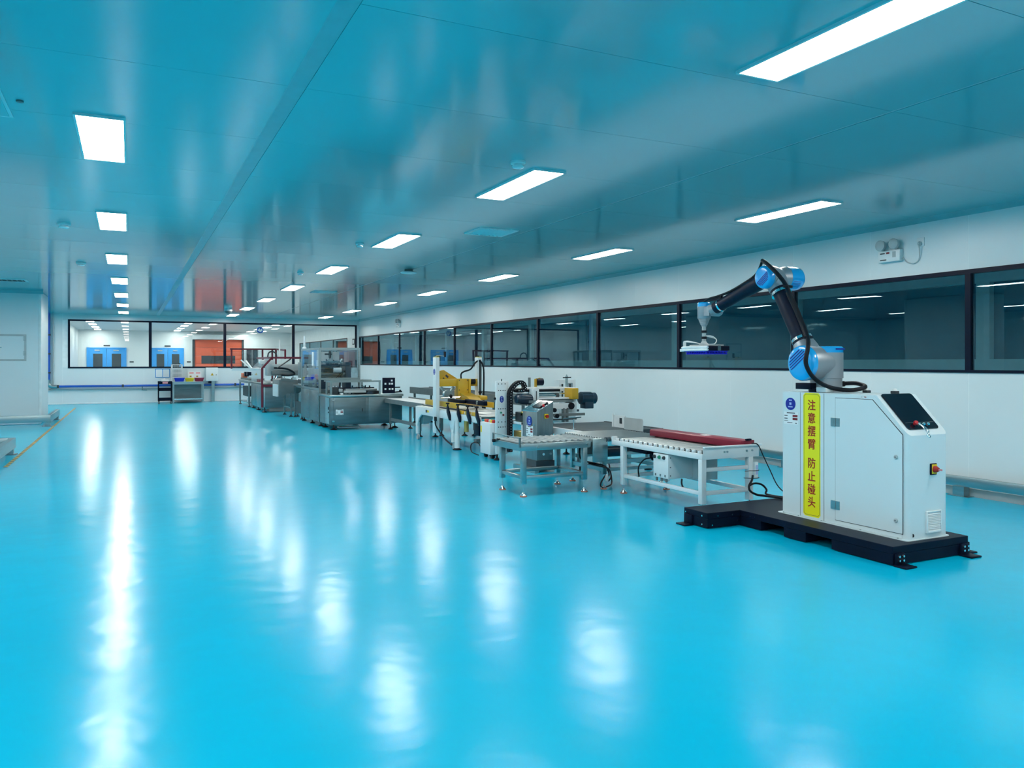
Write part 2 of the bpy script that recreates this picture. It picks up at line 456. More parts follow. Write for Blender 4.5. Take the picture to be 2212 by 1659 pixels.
# room behind the back wall
structure(B('floor_far', (-2.4, XW + 0.012, YB + 0.15, YFAR + 0.1, -0.1, 0), 'far_floor'))
structure(B('ceiling_far', (-2.4, XW + 0.012, YB + 0.15, YFAR + 0.1, ZC, ZC + 0.1), 'wall_panel'))
structure(B('wall_far', (-2.4, XW + 0.012, YFAR, YFAR + 0.1, 0, ZC), 'wall_panel'))
structure(B('wall_far_left', (-2.4, -2.2, YB + 0.12, YFAR, 0, ZC), 'wall_panel'))
for n, (xa, xb) in enumerate(((-1.79, -0.20), (1.02, 2.39))):
    d = ST('door_%d' % (n + 1), ((xa + xb) / 2, YFAR - 0.05, 0))
    P('door_frame', M().box(xa - 0.06, xa, YFAR - 0.06, YFAR, 0, 2.0).box(xb, xb + 0.06, YFAR - 0.06, YFAR, 0, 2.0).box(xa - 0.06, xb + 0.06, YFAR - 0.06, YFAR, 2.0, 2.06), 'door_blue', d)
    xc = (xa + xb) / 2
    for s in (0, 1):
        x0, x1 = (xa, xc - 0.006) if s == 0 else (xc + 0.006, xb)
        lf = B('door_leaf', (x0, x1, YFAR - 0.045, YFAR, 0.01, 1.995), 'door_blue', d, bevel=0.004)
        w = (x1 - x0)
        B('pane', (x0 + w * 0.27, x1 - w * 0.22, YFAR - 0.055, YFAR - 0.04, 1.10, 1.76), 'dark_gray', lf)
        B('handle', ((x1 - 0.09) if s == 0 else (x0 + 0.05), (x1 - 0.05) if s == 0 else (x0 + 0.09), YFAR - 0.09, YFAR - 0.04, 0.98, 1.12), 'chrome', lf)
        B('door_closer', (x0 + w * 0.35, x0 + w * 0.65, YFAR - 0.09, YFAR - 0.04, 1.90, 1.95), 'light_gray', lf)
    sg = B('door_sign', (xc - 0.14, xc + 0.14, YFAR - 0.02, YFAR, 2.12, 2.19), 'ink', d)
    B('door_switch', (xb + 0.2, xb + 0.38, YFAR - 0.02, YFAR, 1.33, 1.40), 'ink', d)
d3 = ST('door_3', (4.4, YFAR, 0))
for k in range(6):
    B('curtain_section', (2.95, 5.22, YFAR - 0.05, YFAR, 0.02 + 0.413 * k, 0.428 + 0.413 * k), 'door_orange', d3, bevel=0.01)
B('vision_panel', (3.27, 4.90, YFAR - 0.06, YFAR - 0.045, 1.28, 1.68), 'dark_gray', d3)
P('door_frame', M().box(2.85, 2.95, YFAR - 0.12, YFAR, 0, 2.5).box(5.22, 5.32, YFAR - 0.12, YFAR, 0, 2.5), 'dark_gray', d3)
B('roll_housing', (2.85, 5.35, YFAR - 0.35, YFAR, 2.5, 2.75), 'plastic_white', d3, bevel=0.03)
d4 = ST('door_4', (6.3, YFAR, 0))
B('door_frame', (5.42, 6.05, YFAR - 0.04, YFAR, 0, 2.05), 'light_gray', d4)
B('door_leaf', (5.46, 5.72, YFAR - 0.06, YFAR - 0.04, 0.02, 2.0), 'dark_gray', d4)
B('door_leaf', (5.75, 6.01, YFAR - 0.06, YFAR - 0.04, 0.02, 2.0), 'dark_gray', d4)

# left wall, wall behind the viewer, projecting wall block, pillar
structure(B('wall_left', (XL - 0.1, XL, YF, YB + 0.12, 0, ZC), 'wall_panel'))
structure(B('wall_front', (XL, XW + 0.1, YF - 0.1, YF, 0, ZC), 'wall_panel'))
blk = structure(B('wall_block', (XL, -1.745, 20.0, 21.7, 0, ZC), 'wall_panel', bevel=0.02, seg=3))
B('corner_trim', (-1.80, -1.735, 19.992, 20.06, 0.0, ZC - 0.06), 'plastic_white', blk, bevel=0.02, seg=3)
structure(P('trim_2', M().prism([(20.0, ZC), (20.0, ZC - 0.06), (19.975, ZC - 0.02), (19.94, ZC)], 'x', XL, -1.70), 'ceiling_strip'))
structure(B('wall_pillar', (-2.6, -1.86, 11.3, 13.3, 0, ZC), 'wall_panel', bevel=0.02))

# ================================================================== ceiling lights
def lamp_meshes(tag_):
    rim = M()
    w, l, t = 0.148, 0.598, 0.014
    rim.box(-w, -w + t, -l, l, -0.016, 0).box(w - t, w, -l, l, -0.016, 0).box(-w + t, w - t, -l, -l + t, -0.016, 0).box(-w + t, w - t, l - t, l, -0.016, 0)
    a = meshof(rim, 'lamp_rim', 'lamp_rim')
    b = meshof(M().box(-w + t, w - t, -l + t, l - t, -0.012, -0.002), 'diffuser', tag_)
    return a, b
LM = lamp_meshes('lamp')
ORD = ['first', 'second', 'third', 'fourth', 'fifth', 'sixth', 'seventh', 'eighth', 'ninth', 'tenth']
def lamp(x, y, label, group):
    t = T('ceiling_light', label, 'ceiling light', (x, y, ZC), group)
    inst(LM[0], 'lamp_rim', t, (x, y, ZC)); inst(LM[1], 'diffuser', t, (x, y, ZC))
rows = [(-6.4, 'outer row far left, out of frame'), (-3.25, 'row left of the pillar, out of frame'), (-0.17, 'left row above the open floor'), (3.05, 'middle row above the machines'), (6.07, 'right row beside the ribbon window')]
for x, nm in rows:
    for k in range(-3, 7):
        y = 6.17 + 3.52 * k + (-0.12 if x > 6 else 0)
        if x < -1.7 and 19.2 < y < 22.3: continue
        if k <= -2 or (k == -1 and x != 3.05):
            lab = 'lit panel %s behind or above the viewer, %s' % (ORD[k + 3], nm)
        else:
            lab = '%s lit panel from the viewer in the %s' % (ORD[k + (1 if x == 3.05 else 0)], nm)
        lamp(x, y, lab, 'ceiling lights of the hall')
for ri, x in enumerate((-1.35, 2.1, 5.5)):
    for k in range(5):
        lamp(x, 30.9 + 2.7 * k, '%s lit panel beyond the back window, %s row there' % (ORD[k], ('left', 'middle', 'right')[ri]), 'ceiling lights beyond the back window')

LM = lamp_meshes('added_corridor_lamp')  # dim panels added out of view to lift the dark corridor
for k in range(10):
    t = T('ceiling_light', '%s added unseen panel brightening the corridor behind the ribbon window' % ORD[k], 'ceiling light', (9.4, -2.0 + 3.9 * k, ZC - 0.1), 'added lights of the corridor')
    for me, nm in zip(LM, ('lamp_rim', 'diffuser')): inst(me, nm, t, (9.4, -2.0 + 3.9 * k, ZC - 0.1))

# ceiling fittings
def detector(x, y, label, r=0.055):
    t = T('smoke_detector', label, 'smoke detector', (x, y, ZC), 'smoke detectors')
    P('base', M().lathe((x, y, ZC), (x, y, ZC - 0.022), [(r, 0), (r, 0.8), (r * 0.92, 1)], 20), 'plastic_white', t)
    P('sensing_chamber', M().lathe((x, y, ZC - 0.022), (x, y, ZC - 0.052), [(r * 0.55, 0), (r * 0.55, 0.5), (r * 0.75, 0.5), (r * 0.72, 0.9), (r * 0.5, 1)], 20), 'plastic_white', t)
detector(2.70, 5.45, 'white smoke detector nearest the viewer, beside middle row panel', 0.06)
detector(2.70, 10.1, 'white smoke detector left of the third middle row panel')
detector(2.65, 13.8, 'white smoke detector left of the fourth middle row panel')
detector(-0.66, 10.1, 'white smoke detector left of the second left row panel', 0.07)
detector(-0.68, 13.95, 'white smoke detector left of the third left row panel', 0.07)
t = T('ceiling_disc', 'flat round white disc hanging just under the ceiling seam', 'ceiling fitting', (4.2, 12.6, ZC))
P('stem', M().cyl((4.2, 12.6, ZC), (4.2, 12.6, ZC - 0.05), 0.07, 20), 'mid_gray', t)
P('disc', M().lathe((4.2, 12.6, ZC - 0.045), (4.2, 12.6, ZC - 0.07), [(0.13, 0), (0.14, 0.5), (0.12, 1)], 28), 'plastic_white', t)
t = T('dome_camera', 'small round dome camera on ceiling near the back window', 'camera', (2.56, 24.0, ZC))
P('base', M().cyl((2.56, 24.0, ZC), (2.56, 24.0, ZC - 0.08), 0.11, 20), 'plastic_white', t)
P('dome', M().ball((2.56, 24.0, ZC - 0.08), 0.10, 16, 8, (1, 1, 0.8)), 'mid_gray', t)
def diffuser(x0, x1, y0, y1, label):
    cx, cy = (x0 + x1) / 2, (y0 + y1) / 2
    t = T('air_diffuser', label, 'air vent', (cx, cy, ZC), 'ceiling air vents')
    P('frame', M().box(x0, x0 + 0.04, y0, y1, ZC - 0.012, ZC).box(x1 - 0.04, x1, y0, y1, ZC - 0.012, ZC).box(x0 + 0.04, x1 - 0.04, y0, y0 + 0.04, ZC - 0.012, ZC).box(x0 + 0.04, x1 - 0.04, y1 - 0.04, y1, ZC - 0.012, ZC), 'plastic_white', t)
    B('cavity', (x0 + 0.04, x1 - 0.04, y0 + 0.04, y1 - 0.04, ZC - 0.002, ZC - 0.0005), 'seal', t)
    n = 8
    w = (x1 - x0 - 0.08)
    me = meshof(M().bar((0, y0 + 0.04 - cy, -0.002), (0, y1 - 0.04 - cy, -0.002), 0.028, 0.002, (0.6, 0, 1)), 'slat', 'lamp_rim')
    for i in range(n): inst(me, 'slat', t, (x0 + 0.04 + w * (i + 0.5) / n, cy, ZC - 0.006))
diffuser(3.62, 4.12, 8.28, 8.78, 'slatted square air vent between the middle and right panel rows')
diffuser(3.60, 4.10, 17.2, 17.7, 'slatted air vent far down the hall above the machines')
diffuser(-2.5, -1.75, 17.3, 17.8, 'slatted air vent at far left before the wall block')
t = T('ceiling_hatch', 'square access hatch at the left ceiling edge', 'hatch', (-0.95, 5.5, ZC))
B('hatch_frame', (-1.25, -0.66, 5.25, 5.85, ZC - 0.006, ZC), 'lamp_rim', t)
B('hatch_panel', (-1.23, -0.68, 5.27, 5.83, ZC - 0.010, ZC - 0.006), 'ceiling_panel', t)
tag(P('sprinkler_hole', M().cyl((-0.585, 5.47, ZC), (-0.585, 5.47, ZC - 0.01), 0.02, 14), 'mid_gray', loc=(-0.585, 5.47, ZC)), 'tiny dark round plug in the ceiling at left', 'ceiling fitting')

# ================================================================== wall fittings
def emergency_light(y, z, k, label):
    x = XW
    t = T('emergency_light', label, 'emergency light', (x, y, z), 'emergency lights')
    b = B('battery_box', (x - 0.06, x, y - 0.14 * k, y + 0.14 * k, z - 0.065 * k, z + 0.065 * k), 'plastic_white', t, bevel=0.008)
    B('test_switch', (x - 0.064, x - 0.058, y - 0.09 * k, y - 0.05 * k, z - 0.02 * k, z + 0.045 * k), 'light_gray', b)
    B('indicator_label', (x - 0.0615, x - 0.0595, y - 0.01 * k, y + 0.03 * k, z + 0.025 * k, z + 0.045 * k), 'label_red', b)
    B('rating_print', (x - 0.0615, x - 0.0595, y + 0.05 * k, y + 0.11 * k, z + 0.028 * k, z + 0.040 * k), 'ink', b)
    B('rating_print', (x - 0.0615, x - 0.0595, y + 0.03 * k, y + 0.11 * k, z - 0.045 * k, z - 0.033 * k), 'ink', b)
    for s in (-1, 1):
        yy = y + s * 0.085 * k; zz = z + 0.125 * k
        h = P('lamp_head', M().lathe((x - 0.02, yy, zz), (x - 0.10, yy, zz), [(0.025 * k, 0), (0.055 * k, 0.5), (0.06 * k, 1)], 18), 'light_gray', t)
        P('lens', M().lathe((x - 0.10, yy, zz), (x - 0.115, yy, zz), [(0.055 * k, 0), (0.045 * k, 0.6), (0.02 * k, 1)], 18), 'light_gray', h)
        P('swivel', M().cyl((x - 0.04, yy, z + 0.06 * k), (x - 0.04, yy, zz), 0.016, 10), 'light_gray', h)
emergency_light(6.08, 2.545, 1.0, 'twin-head emergency light on the right wall above the robot')
emergency_light(24.0, 2.52, 1.1, 'twin-head emergency light high on the far end of right wall')
t = T('wall_socket', 'white wall socket with plug beside the near emergency light', 'socket', (XW, 5.72, 2.66))
B('plate', (XW - 0.012, XW, 5.68, 5.765, 2.61, 2.705), 'plastic_white', t, bevel=0.004)
P('plug', M().lathe((XW - 0.01, 5.722, 2.64), (XW - 0.05, 5.722, 2.64), [(0.02, 0), (0.024, 0.5), (0.012, 1)], 12), 'light_gray', t)
tag(P('power_cable', M().tube([(XW - 0.04, 5.722, 2.635), (XW - 0.03, 5.72, 2.56), (XW - 0.012, 5.74, 2.47), (XW - 0.012, 5.80, 2.435), (XW - 0.012, 5.87, 2.45), (XW - 0.012, 5.915, 2.485), (XW - 0.02, 5.93, 2.515)], 0.006, 8), 'light_gray', loc=(XW, 5.8, 2.5)), 'thin white cable looping from wall socket to emergency light', 'cable')

# stainless guard rails at the foot of the walls
def guard(name, label, runs, posts, th=0.05):
    """runs: list of (x0,y0,x1,y1); posts: (x,y)"""
    t = T(name, label, 'guard rail', (*posts[0], 0))
    for x0, y0, x1, y1 in runs:
        along_y = abs(y1 - y0) > abs(x1 - x0)
        if along_y: dm = (x0 - th / 2, x0 + th / 2, min(y0, y1), max(y0, y1), 0.10, 0.20)
        else: dm = (min(x0, x1), max(x0, x1), y0 - th / 2, y0 + th / 2, 0.10, 0.20)
        B('rail', dm, 'steel', t, bevel=0.004)
    for x, y in posts:
        B('post', (x - 0.045, x + 0.045, y - 0.06, y + 0.06, 0.006, 0.101), 'steel', t)
        B('foot_plate', (x - 0.06, x + 0.06, y - 0.11, y + 0.11, 0, 0.006), 'steel', t)
guard('guard_rail', 'long low stainless guard rail along the right wall', [(XW - 0.10, YF + 0.2, XW - 0.10, YB - 0.4)], [(XW - 0.10, 5.2 + 2.35 * k) for k in range(-5, 11)])
def guard_big(label, runs, posts):
    t = T('guard_rail', label, 'guard rail', (*posts[0], 0))
    for dm in runs: B('rail', dm, 'steel', t, bevel=0.006)
    for x, y in posts:
        B('post', (x - 0.05, x + 0.05, y - 0.05, y + 0.05, 0.008, 0.09), 'steel', t)
        B('foot_plate', (x - 0.09, x + 0.09, y - 0.09, y + 0.09, 0, 0.008), 'steel_dark', t)
guard_big('low stainless guard rail before the projecting wall block', [(-7.0, -1.50, 19.2, 19.28, 0.09, 0.24), (-1.58, -1.50, 19.28, 21.6, 0.09, 0.24)], [(-1.56, 19.26), (-3.6, 19.26), (-5.6, 19.26), (-1.56, 21.4)])
guard_big('low stainless guard rail at the left picture edge', [(-1.60, -1.52, 10.6, 13.72, 0.09, 0.24), (-2.7, -1.60, 13.64, 13.72, 0.09, 0.24)], [(-1.58, 13.6), (-1.58, 11.2), (-2.6, 13.66)])
tag(B('floor_tape', (-1.47, -1.42, 12.0, 26.6, 0.0, 0.0015), 'hazard'), 'worn yellow and black striped tape line along the left floor', 'floor tape')
# access panel in the block
t = T('access_door', 'small square access door in the projecting wall block', 'wall hatch', (-2.32, 20.0, 1.7))
P('frame', M().box(-2.66, -2.02, 19.985, 20.0, 1.38, 1.42).box(-2.66, -2.02, 19.985, 20.0, 1.92, 1.96).box(-2.66, -2.62, 19.985, 20.0, 1.42, 1.92).box(-2.06, -2.02, 19.985, 20.0, 1.42, 1.92), 'light_gray', t)
B('door_panel', (-2.62, -2.06, 19.99, 20.0, 1.42, 1.92), 'wall_panel', t)
B('handle', (-2.66, -2.47, 19.96, 19.985, 1.665, 1.685), 'chrome', t, bevel=0.006)
for z in (1.5, 1.82): B('hinge', (-2.07, -2.03, 19.97, 19.99, z, z + 0.1), 'steel', t)

# pipes on the back wall
t = T('air_pipe', 'blue compressed air pipe with grey conduit down and along the back wall', 'pipe', (-2.3, YB - 0.06, 0.6))
P('riser', M().cyl((-2.31, YB - 0.08, 0.62), (-2.31, YB - 0.08, ZC), 0.05, 14), 'pipe_blue', t)
P('elbow', M().tube([(-2.31, YB - 0.08, 0.80), (-2.31, YB - 0.08, 0.66), (-2.22, YB - 0.08, 0.58), (-2.08, YB - 0.08, 0.58)], 0.06, 12), 'steel', t)
P('run', M().cyl((-2.1, YB - 0.08, 0.58), (3.6, YB - 0.08, 0.58), 0.035, 12), 'pipe_blue', t)
P('conduit', M().tube([(-2.18, YB - 0.03, ZC), (-2.18, YB - 0.03, 1.5), (-2.18, YB - 0.03, 0.52), (-2.1, YB - 0.03, 0.48), (3.6, YB - 0.03, 0.48)], 0.018, 8, 2), 'light_gray', t)
for x in (-2.05, -0.2, 1.3, 3.3): B('clamp', (x - 0.03, x + 0.03, YB - 0.125, YB - 0.012, 0.535, 0.625), 'dark_gray', t)
for z in (1.0, 1.6, 2.2): B('clamp', (-2.37, -2.25, YB - 0.14, YB - 0.012, z, z + 0.04), 'dark_gray', t)
P('drain_valve', M().cyl((0.38, YB - 0.08, 0.58), (0.38, YB - 0.08, 0.42), 0.02, 8).cyl((0.38, YB - 0.08, 0.43), (0.52, YB - 0.08, 0.43), 0.015, 8), 'steel', t)

# ================================================================== palletising robot: pedestal
ped = T('robot_pedestal', 'white robot control cabinet with yellow warning strip on a black base', 'robot cabinet', (4.95, 4.4, 0))
ZB = 0.13
bp = P('base_plate', M().prism([(4.225, 5.06), (4.565, 5.06), (4.565, 3.60), (5.34, 3.60), (5.34, 5.06), (5.70, 5.06), (5.70, 5.36), (4.225, 5.36)], 'z', 0.078, ZB), 'black_paint', ped, bevel=0.003, seg=1)
for y0, y1 in ((4.815, 5.06), (4.351, 4.569), (3.60, 4.108)):
    B('skirt', (4.565, 5.34, y0, y1, 0.008, 0.079), 'black_paint', bp)
B('skirt', (4.225, 5.70, 5.06, 5.36, 0.008, 0.079), 'black_paint', bp)
for y0, y1 in ((4.569, 4.815), (4.108, 4.351)):
    B('fork_pocket', (4.95, 5.32, y0, y1, 0.012, 0.0785), 'black_paint', bp)
def corner_bracket(x, y, dx, dy):
    b = P('anchor_bracket', M().box(x, x + 0.09, y - 0.018, y, 0.0, 0.085).box(x - 0.01, x + 0.10, y - 0.10, y, 0.0, 0.012), 'black_paint', bp, bevel=0.004)
    for i in range(2):
        for j in range(2):
            P('bolt', M().cyl((x + 0.025 + 0.04 * i, y - 0.018, 0.038 + 0.028 * j), (x + 0.025 + 0.04 * i, y - 0.028, 0.038 + 0.028 * j), 0.008, 8), 'chrome', bp)
corner_bracket(4.575, 3.60, 0, -1)
corner_bracket(5.24, 3.60, 0, -1)
P('anchor_bracket', M().box(5.34, 5.358, 3.60, 3.70, 0, 0.085).box(5.34, 5.43, 3.59, 3.71, 0, 0.012), 'black_paint', bp, bevel=0.004)
P('anchor_bracket', M().box(4.207, 4.225, 5.24, 5.34, 0, 0.085).box(4.13, 4.225, 5.23, 5.35, 0, 0.012), 'black_paint', bp, bevel=0.004)
for y, z in ((5.12, 0.10), (5.12, 0.03), (5.33, 0.10)): P('bolt', M().cyl((4.225, y, z), (4.217, y, z), 0.007, 8), 'chrome', bp)
for x, z in ((4.27, 0.03), (4.33, 0.10), (4.48, 0.10), (4.54, 0.05)): P('bolt', M().cyl((x, 5.06, z), (x, 5.053, z), 0.006, 8), 'chrome', bp)
for y in (4.99, 4.93, 4.88): P('bolt', M().cyl((4.565, y, 0.10), (4.558, y, 0.10), 0.006, 8), 'chrome', bp)

CX0, CX1 = 4.805, 5.215
prof = [(4.82, ZB), (4.82, 1.122), (3.925, 1.122), (3.665, 0.852), (3.665, ZB)]
body = P('cabinet_body', M().prism(prof, 'x', CX0, CX1), 'cabinet_white', ped, bevel=0.035, seg=4,
         edges=lambda v: all(abs(q.x - CX0) < 1e-3 and abs(q.y - 3.665) < 1e-3 for q in v) or all(abs(q.x - CX1) < 1e-3 and abs(q.y - 3.665) < 1e-3 for q in v))
P('floor_flange', M().prism(rrect(CX0 - 0.025, CX1 + 0.01, 3.655, 4.86, 0.02), 'z', ZB, ZB + 0.006), 'cabinet_white', body)
xf = CX0 - 0.004
P('side_panel', M().box(xf, CX0, 4.634, 4.818, ZB + 0.008, 1.118), 'cabinet_white', body, bevel=0.0015, seg=1)
P('side_panel', M().box(xf, CX0, 4.397, 4.630, ZB + 0.008, 1.118), 'cabinet_white', body, bevel=0.0015, seg=1)
P('side_panel', M().prism([(4.393, ZB + 0.008), (4.393, 1.118), (3.94, 1.118), (3.715, 0.885), (3.715, ZB + 0.008)], 'x', xf, CX0), 'cabinet_white', body, bevel=0.0015, seg=1)
P('seam', M().box(CX0 - 0.0032, CX0, 4.630, 4.634, ZB + 0.008, 1.118).box(CX0 - 0.0032, CX0, 4.393, 4.397, ZB + 0.008, 1.118), 'mid_gray', body)
dp = [(4.282, 0.168), (4.282, 1.088), (3.955, 1.088), (3.708, 0.855), (3.708, 0.172)]
def grow(poly, d):
    cy = sum(q[0] for q in poly) / len(poly); cz = sum(q[1] for q in poly) / len(poly)
    return [(q[0] + d * (1 if q[0] > cy else -1), q[1] + d * (1 if q[1] > cz else -1)) for q in poly]
P('door_gasket', M().prism(grow(dp, 0.0035), 'x', xf - 0.0012, xf), 'seal', body)
door = P('cabinet_door', M().prism(dp, 'x', xf - 0.005, xf), 'cabinet_white', ped, bevel=0.0015, seg=1)
for z in (0.905, 0.279):
    P('hinge', M().box(xf - 0.008, xf - 0.005, 4.240, 4.274, z - 0.032, z + 0.032).box(xf - 0.008, xf - 0.0005, 4.290, 4.322, z - 0.032, z + 0.032).cyl((xf - 0.010, 4.282, z - 0.032), (xf - 0.010, 4.282, z + 0.032), 0.006, 10), 'steel', door)
for z in (0.699, 0.257):
    P('lock', M().lathe((xf - 0.005, 3.756, z), (xf - 0.016, 3.756, z), [(0.015, 0), (0.015, 0.6), (0.012, 1)], 16), 'light_gray', door); P('keyhole', M().cyl((xf - 0.0158, 3.756, z), (xf - 0.0165, 3.756, z), 0.0055, 6), 'ink', door)
P('plug', M().cyl((4.845, 3.6655, 0.165), (4.848, 3.6655, 0.165), 0.012, 12), 'seal', body)
for y in (4.80, 4.64, 4.41, 4.05, 3.74): P('screw', M().cyl((CX0 - 0.014, y, ZB + 0.006), (CX0 - 0.014, y, ZB + 0.011), 0.006, 8), 'steel', body)

# warning strip
sgn = P('warning_strip', M().prism([(4.58, 0.15), (4.598, 0.168), (4.598, 1.098), (4.58, 1.117), (4.446, 1.117), (4.428, 1.098), (4.428, 0.168), (4.446, 0.15)], 'x', xf - 0.002, xf), 'sign_yellow', ped, label='yellow vertical strip with red Chinese warning lettering')
def outline(poly, w, x0, x1):
    m = M(); n = len(poly)
    for i in range(n):
        a, b = poly[i], poly[(i + 1) % n]
        m.bar((x0, a[0], a[1]), (x0, b[0], b[1]), w, abs(x1 - x0), (1, 0, 0))
    return m
P('border_line', outline([(4.575, 0.162), (4.590, 0.177), (4.590, 1.09), (4.575, 1.106), (4.451, 1.106), (4.436, 1.09), (4.436, 0.177), (4.451, 0.162)], 0.0025, xf - 0.0022, xf - 0.003), 'ink', sgn)
for ch, vpix in zip('注意摆臂防止碰头', (877, 905, 933, 961, 1002, 1030.5, 1058.5, 1086)):
    z = 1.36 - (vpix - 782) / 1700.0 * (4.80 * math.sin(YAW) + 4.513 * math.cos(YAW))
    TXT('lettering', ch, 0.088, 'sign_red', sgn, (xf - 0.0028, 4.513, z), '-x', bold=0.0011, xs=0.92)
# badge and asset card
def badge(parent, c, r, facing, el=1.0):
    """round blue badge with pale print; c = centre of its back"""
    if facing == '-x':
        b = P('round_badge', M().prism(ellipse(c[1], c[2], r * el, r, 28), 'x', c[0] - 0.002, c[0]), 'badge_blue', parent)
        P('badge_print', M().box(c[0] - 0.003, c[0] - 0.002, c[1] - r * 0.2 * el, c[1] + r * 0.2 * el, c[2] - r * 0.15, c[2] + r * 0.22).box(c[0] - 0.003, c[0] - 0.002, c[1] - r * 0.45 * el, c[1] + r * 0.45 * el, c[2] - r * 0.55, c[2] - r * 0.38).prism(ellipse(c[1] + r * 0.15, c[2] + r * 0.6, r * 0.16, r * 0.12, 10), 'x', c[0] - 0.003, c[0] - 0.002).prism(ellipse(c[1] - r * 0.15, c[2] + r * 0.6, r * 0.16, r * 0.12, 10), 'x', c[0] - 0.003, c[0] - 0.002), 'badge_print', b)
    else:
        b = P('round_badge', M().prism(ellipse(c[0], c[2], r * el, r, 28), 'y', c[1] - 0.002, c[1]), 'badge_blue', parent)
        P('badge_print', M().box(c[0] - r * 0.2 * el, c[0] + r * 0.2 * el, c[1] - 0.003, c[1] - 0.002, c[2] - r * 0.15, c[2] + r * 0.22).box(c[0] - r * 0.45 * el, c[0] + r * 0.45 * el, c[1] - 0.003, c[1] - 0.002, c[2] - r * 0.55, c[2] - r * 0.38).prism(ellipse(c[0], c[2] + r * 0.6, r * 0.25, r * 0.14, 12), 'y', c[1] - 0.003, c[1] - 0.002), 'badge_print', b)
    return b
def card(parent, a, b, z0, z1, plane, facing):
    """white status card; spans a..b (left to right in view), z0..z1"""
    w = b - a; h = z1 - z0
    def bx(m, f0, f1, g0, g1, t0, t1):
        q0, q1 = sorted((a + w * f0, a + w * f1))
        if facing == '-x': return m.box(plane - t1, plane - t0, q0, q1, z0 + h * g0, z0 + h * g1)
        return m.box(q0, q1, plane - t1, plane - t0, z0 + h * g0, z0 + h * g1)
    c = P('status_card', bx(M(), 0, 1, 0, 1, 0, 0.002), 'paper', parent)
    m = M()
    bx(m, 0.22, 0.78, 0.88, 0.96, 0.002, 0.003); bx(m, 0.05, 0.27, 0.66, 0.73, 0.002, 0.003); bx(m, 0.05, 0.27, 0.43, 0.50, 0.002, 0.003)
    bx(m, 0.05, 0.3, 0.27, 0.31, 0.002, 0.003); bx(m, 0.25, 0.6, 0.1, 0.15, 0.002, 0.003); bx(m, 0.8, 0.9, 0.08, 0.14, 0.002, 0.003)
    P('printing', m, 'ink', c)
    m = M(); bx(m, 0.62, 0.95, 0.60, 0.78, 0.002, 0.003); bx(m, 0.62, 0.95, 0.36, 0.54, 0.002, 0.003)
    P('red_field', m, 'label_red', c)
    return c
badge(ped, (xf, 4.733, 1.022), 0.050, '-x', 1.05)
card(ped, 4.805, 4.65, 0.858, 0.957, xf, '-x')
cs = card(ped, 4.056, 4.002, 1.097, 1.112, xf, '-x')
# operator screen on the slope
sl0 = Vector((0, 3.925, 1.122)); sl1 = Vector((0, 3.665, 0.852)); sd = (sl1 - sl0).normalized(); sn = Vector((0, sd.z, -sd.y)); sn = sn if sn.z > 0 else -sn
def slope_poly(poly, t0, t1):
    """poly in (x, s) on the slope"""
    m = M(); n = len(poly)
    A = [sl0 + sd * s + sn * t0 + Vector((x, 0, 0)) for x, s in poly]; Bv = [sl0 + sd * s + sn * t1 + Vector((x, 0, 0)) for x, s in poly]
    return m.add(A + Bv, [tuple(range(n)), tuple(reversed(range(n, 2 * n)))] + [(i, i + n, (i + 1) % n + n, (i + 1) % n) for i in range(n)])
scr = P('operator_screen', slope_poly(rrect(4.845, 5.165, -0.004, 0.325, 0.022), 0.0, 0.010), 'pane_black', ped, bevel=0.002, seg=1)
P('key_strip', slope_poly(rrect(4.858, 5.152, 0.268, 0.270, 0.0008), 0.010, 0.0106), 'mid_gray', scr)
for i, x in enumerate((4.985, 5.03, 5.075)):
    c = sl0 + sd * 0.288 + sn * 0.010 + Vector((x, 0, 0))
    P('push_button', M().lathe(c, c + sn * 0.012, [(0.012, 0), (0.012, 0.5), (0.008, 1)], 14), 'chrome', scr)
c = sl0 + sd * 0.285 + sn * 0.010 + Vector((4.935, 0, 0))
P('emergency_stop', M().lathe(c, c + sn * 0.03, [(0.010, 0), (0.010, 0.4), (0.016, 0.45), (0.016, 0.8), (0.011, 1)], 16), 'bright_red', scr)
k0 = c + sn * 0.016
key = tag(P('key_clip', M().tube([k0 + Vector((0, -0.012, 0.0)), k0 + Vector((0.012, -0.035, -0.015)), k0 + Vector((0.018, -0.06, -0.045)), k0 + Vector((0.028, -0.075, -0.070)), k0 + Vector((0.034, -0.070, -0.045)), k0 + Vector((0.022, -0.045, -0.02)), k0 + Vector((0.004, -0.018, 0))], 0.004, 8).tube([k0 + Vector((0.020, -0.07, -0.075)), k0 + Vector((0.030, -0.082, -0.095)), k0 + Vector((0.042, -0.08, -0.088)), k0 + Vector((0.034, -0.072, -0.070))], 0.004, 8), 'chrome', loc=tuple(k0)), 'silver snap hook hanging on the red stop button of robot cabinet', 'key clip')
# isolator switch, louvre
yr = 3.665
sw = P('isolator_plate', M().box(5.02, 5.085, yr - 0.010, yr, 0.572, 0.652), 'black_paint', ped, bevel=0.004)
P('yellow_plate', M().box(5.03, 5.08, yr - 0.013, yr - 0.010, 0.580, 0.645), 'lemon', sw)
P('red_knob', M().lathe((5.055, yr - 0.013, 0.612), (5.055, yr - 0.045, 0.612), [(0.024, 0), (0.022, 0.5), (0.012, 1)], 16), 'sign_red', sw)
P('knob_grip', M().box(5.050, 5.060, yr - 0.070, yr - 0.04, 0.605, 0.618), 'pink', sw, bevel=0.003)
lv = P('louvre_frame', M().box(4.975, 4.985, yr - 0.016, yr, 0.17, 0.322).box(5.118, 5.128, yr - 0.016, yr, 0.17, 0.322).box(4.985, 5.118, yr - 0.016, yr, 0.17, 0.186).box(4.985, 5.118, yr - 0.016, yr, 0.312, 0.322), 'plastic_white', ped, bevel=0.002)
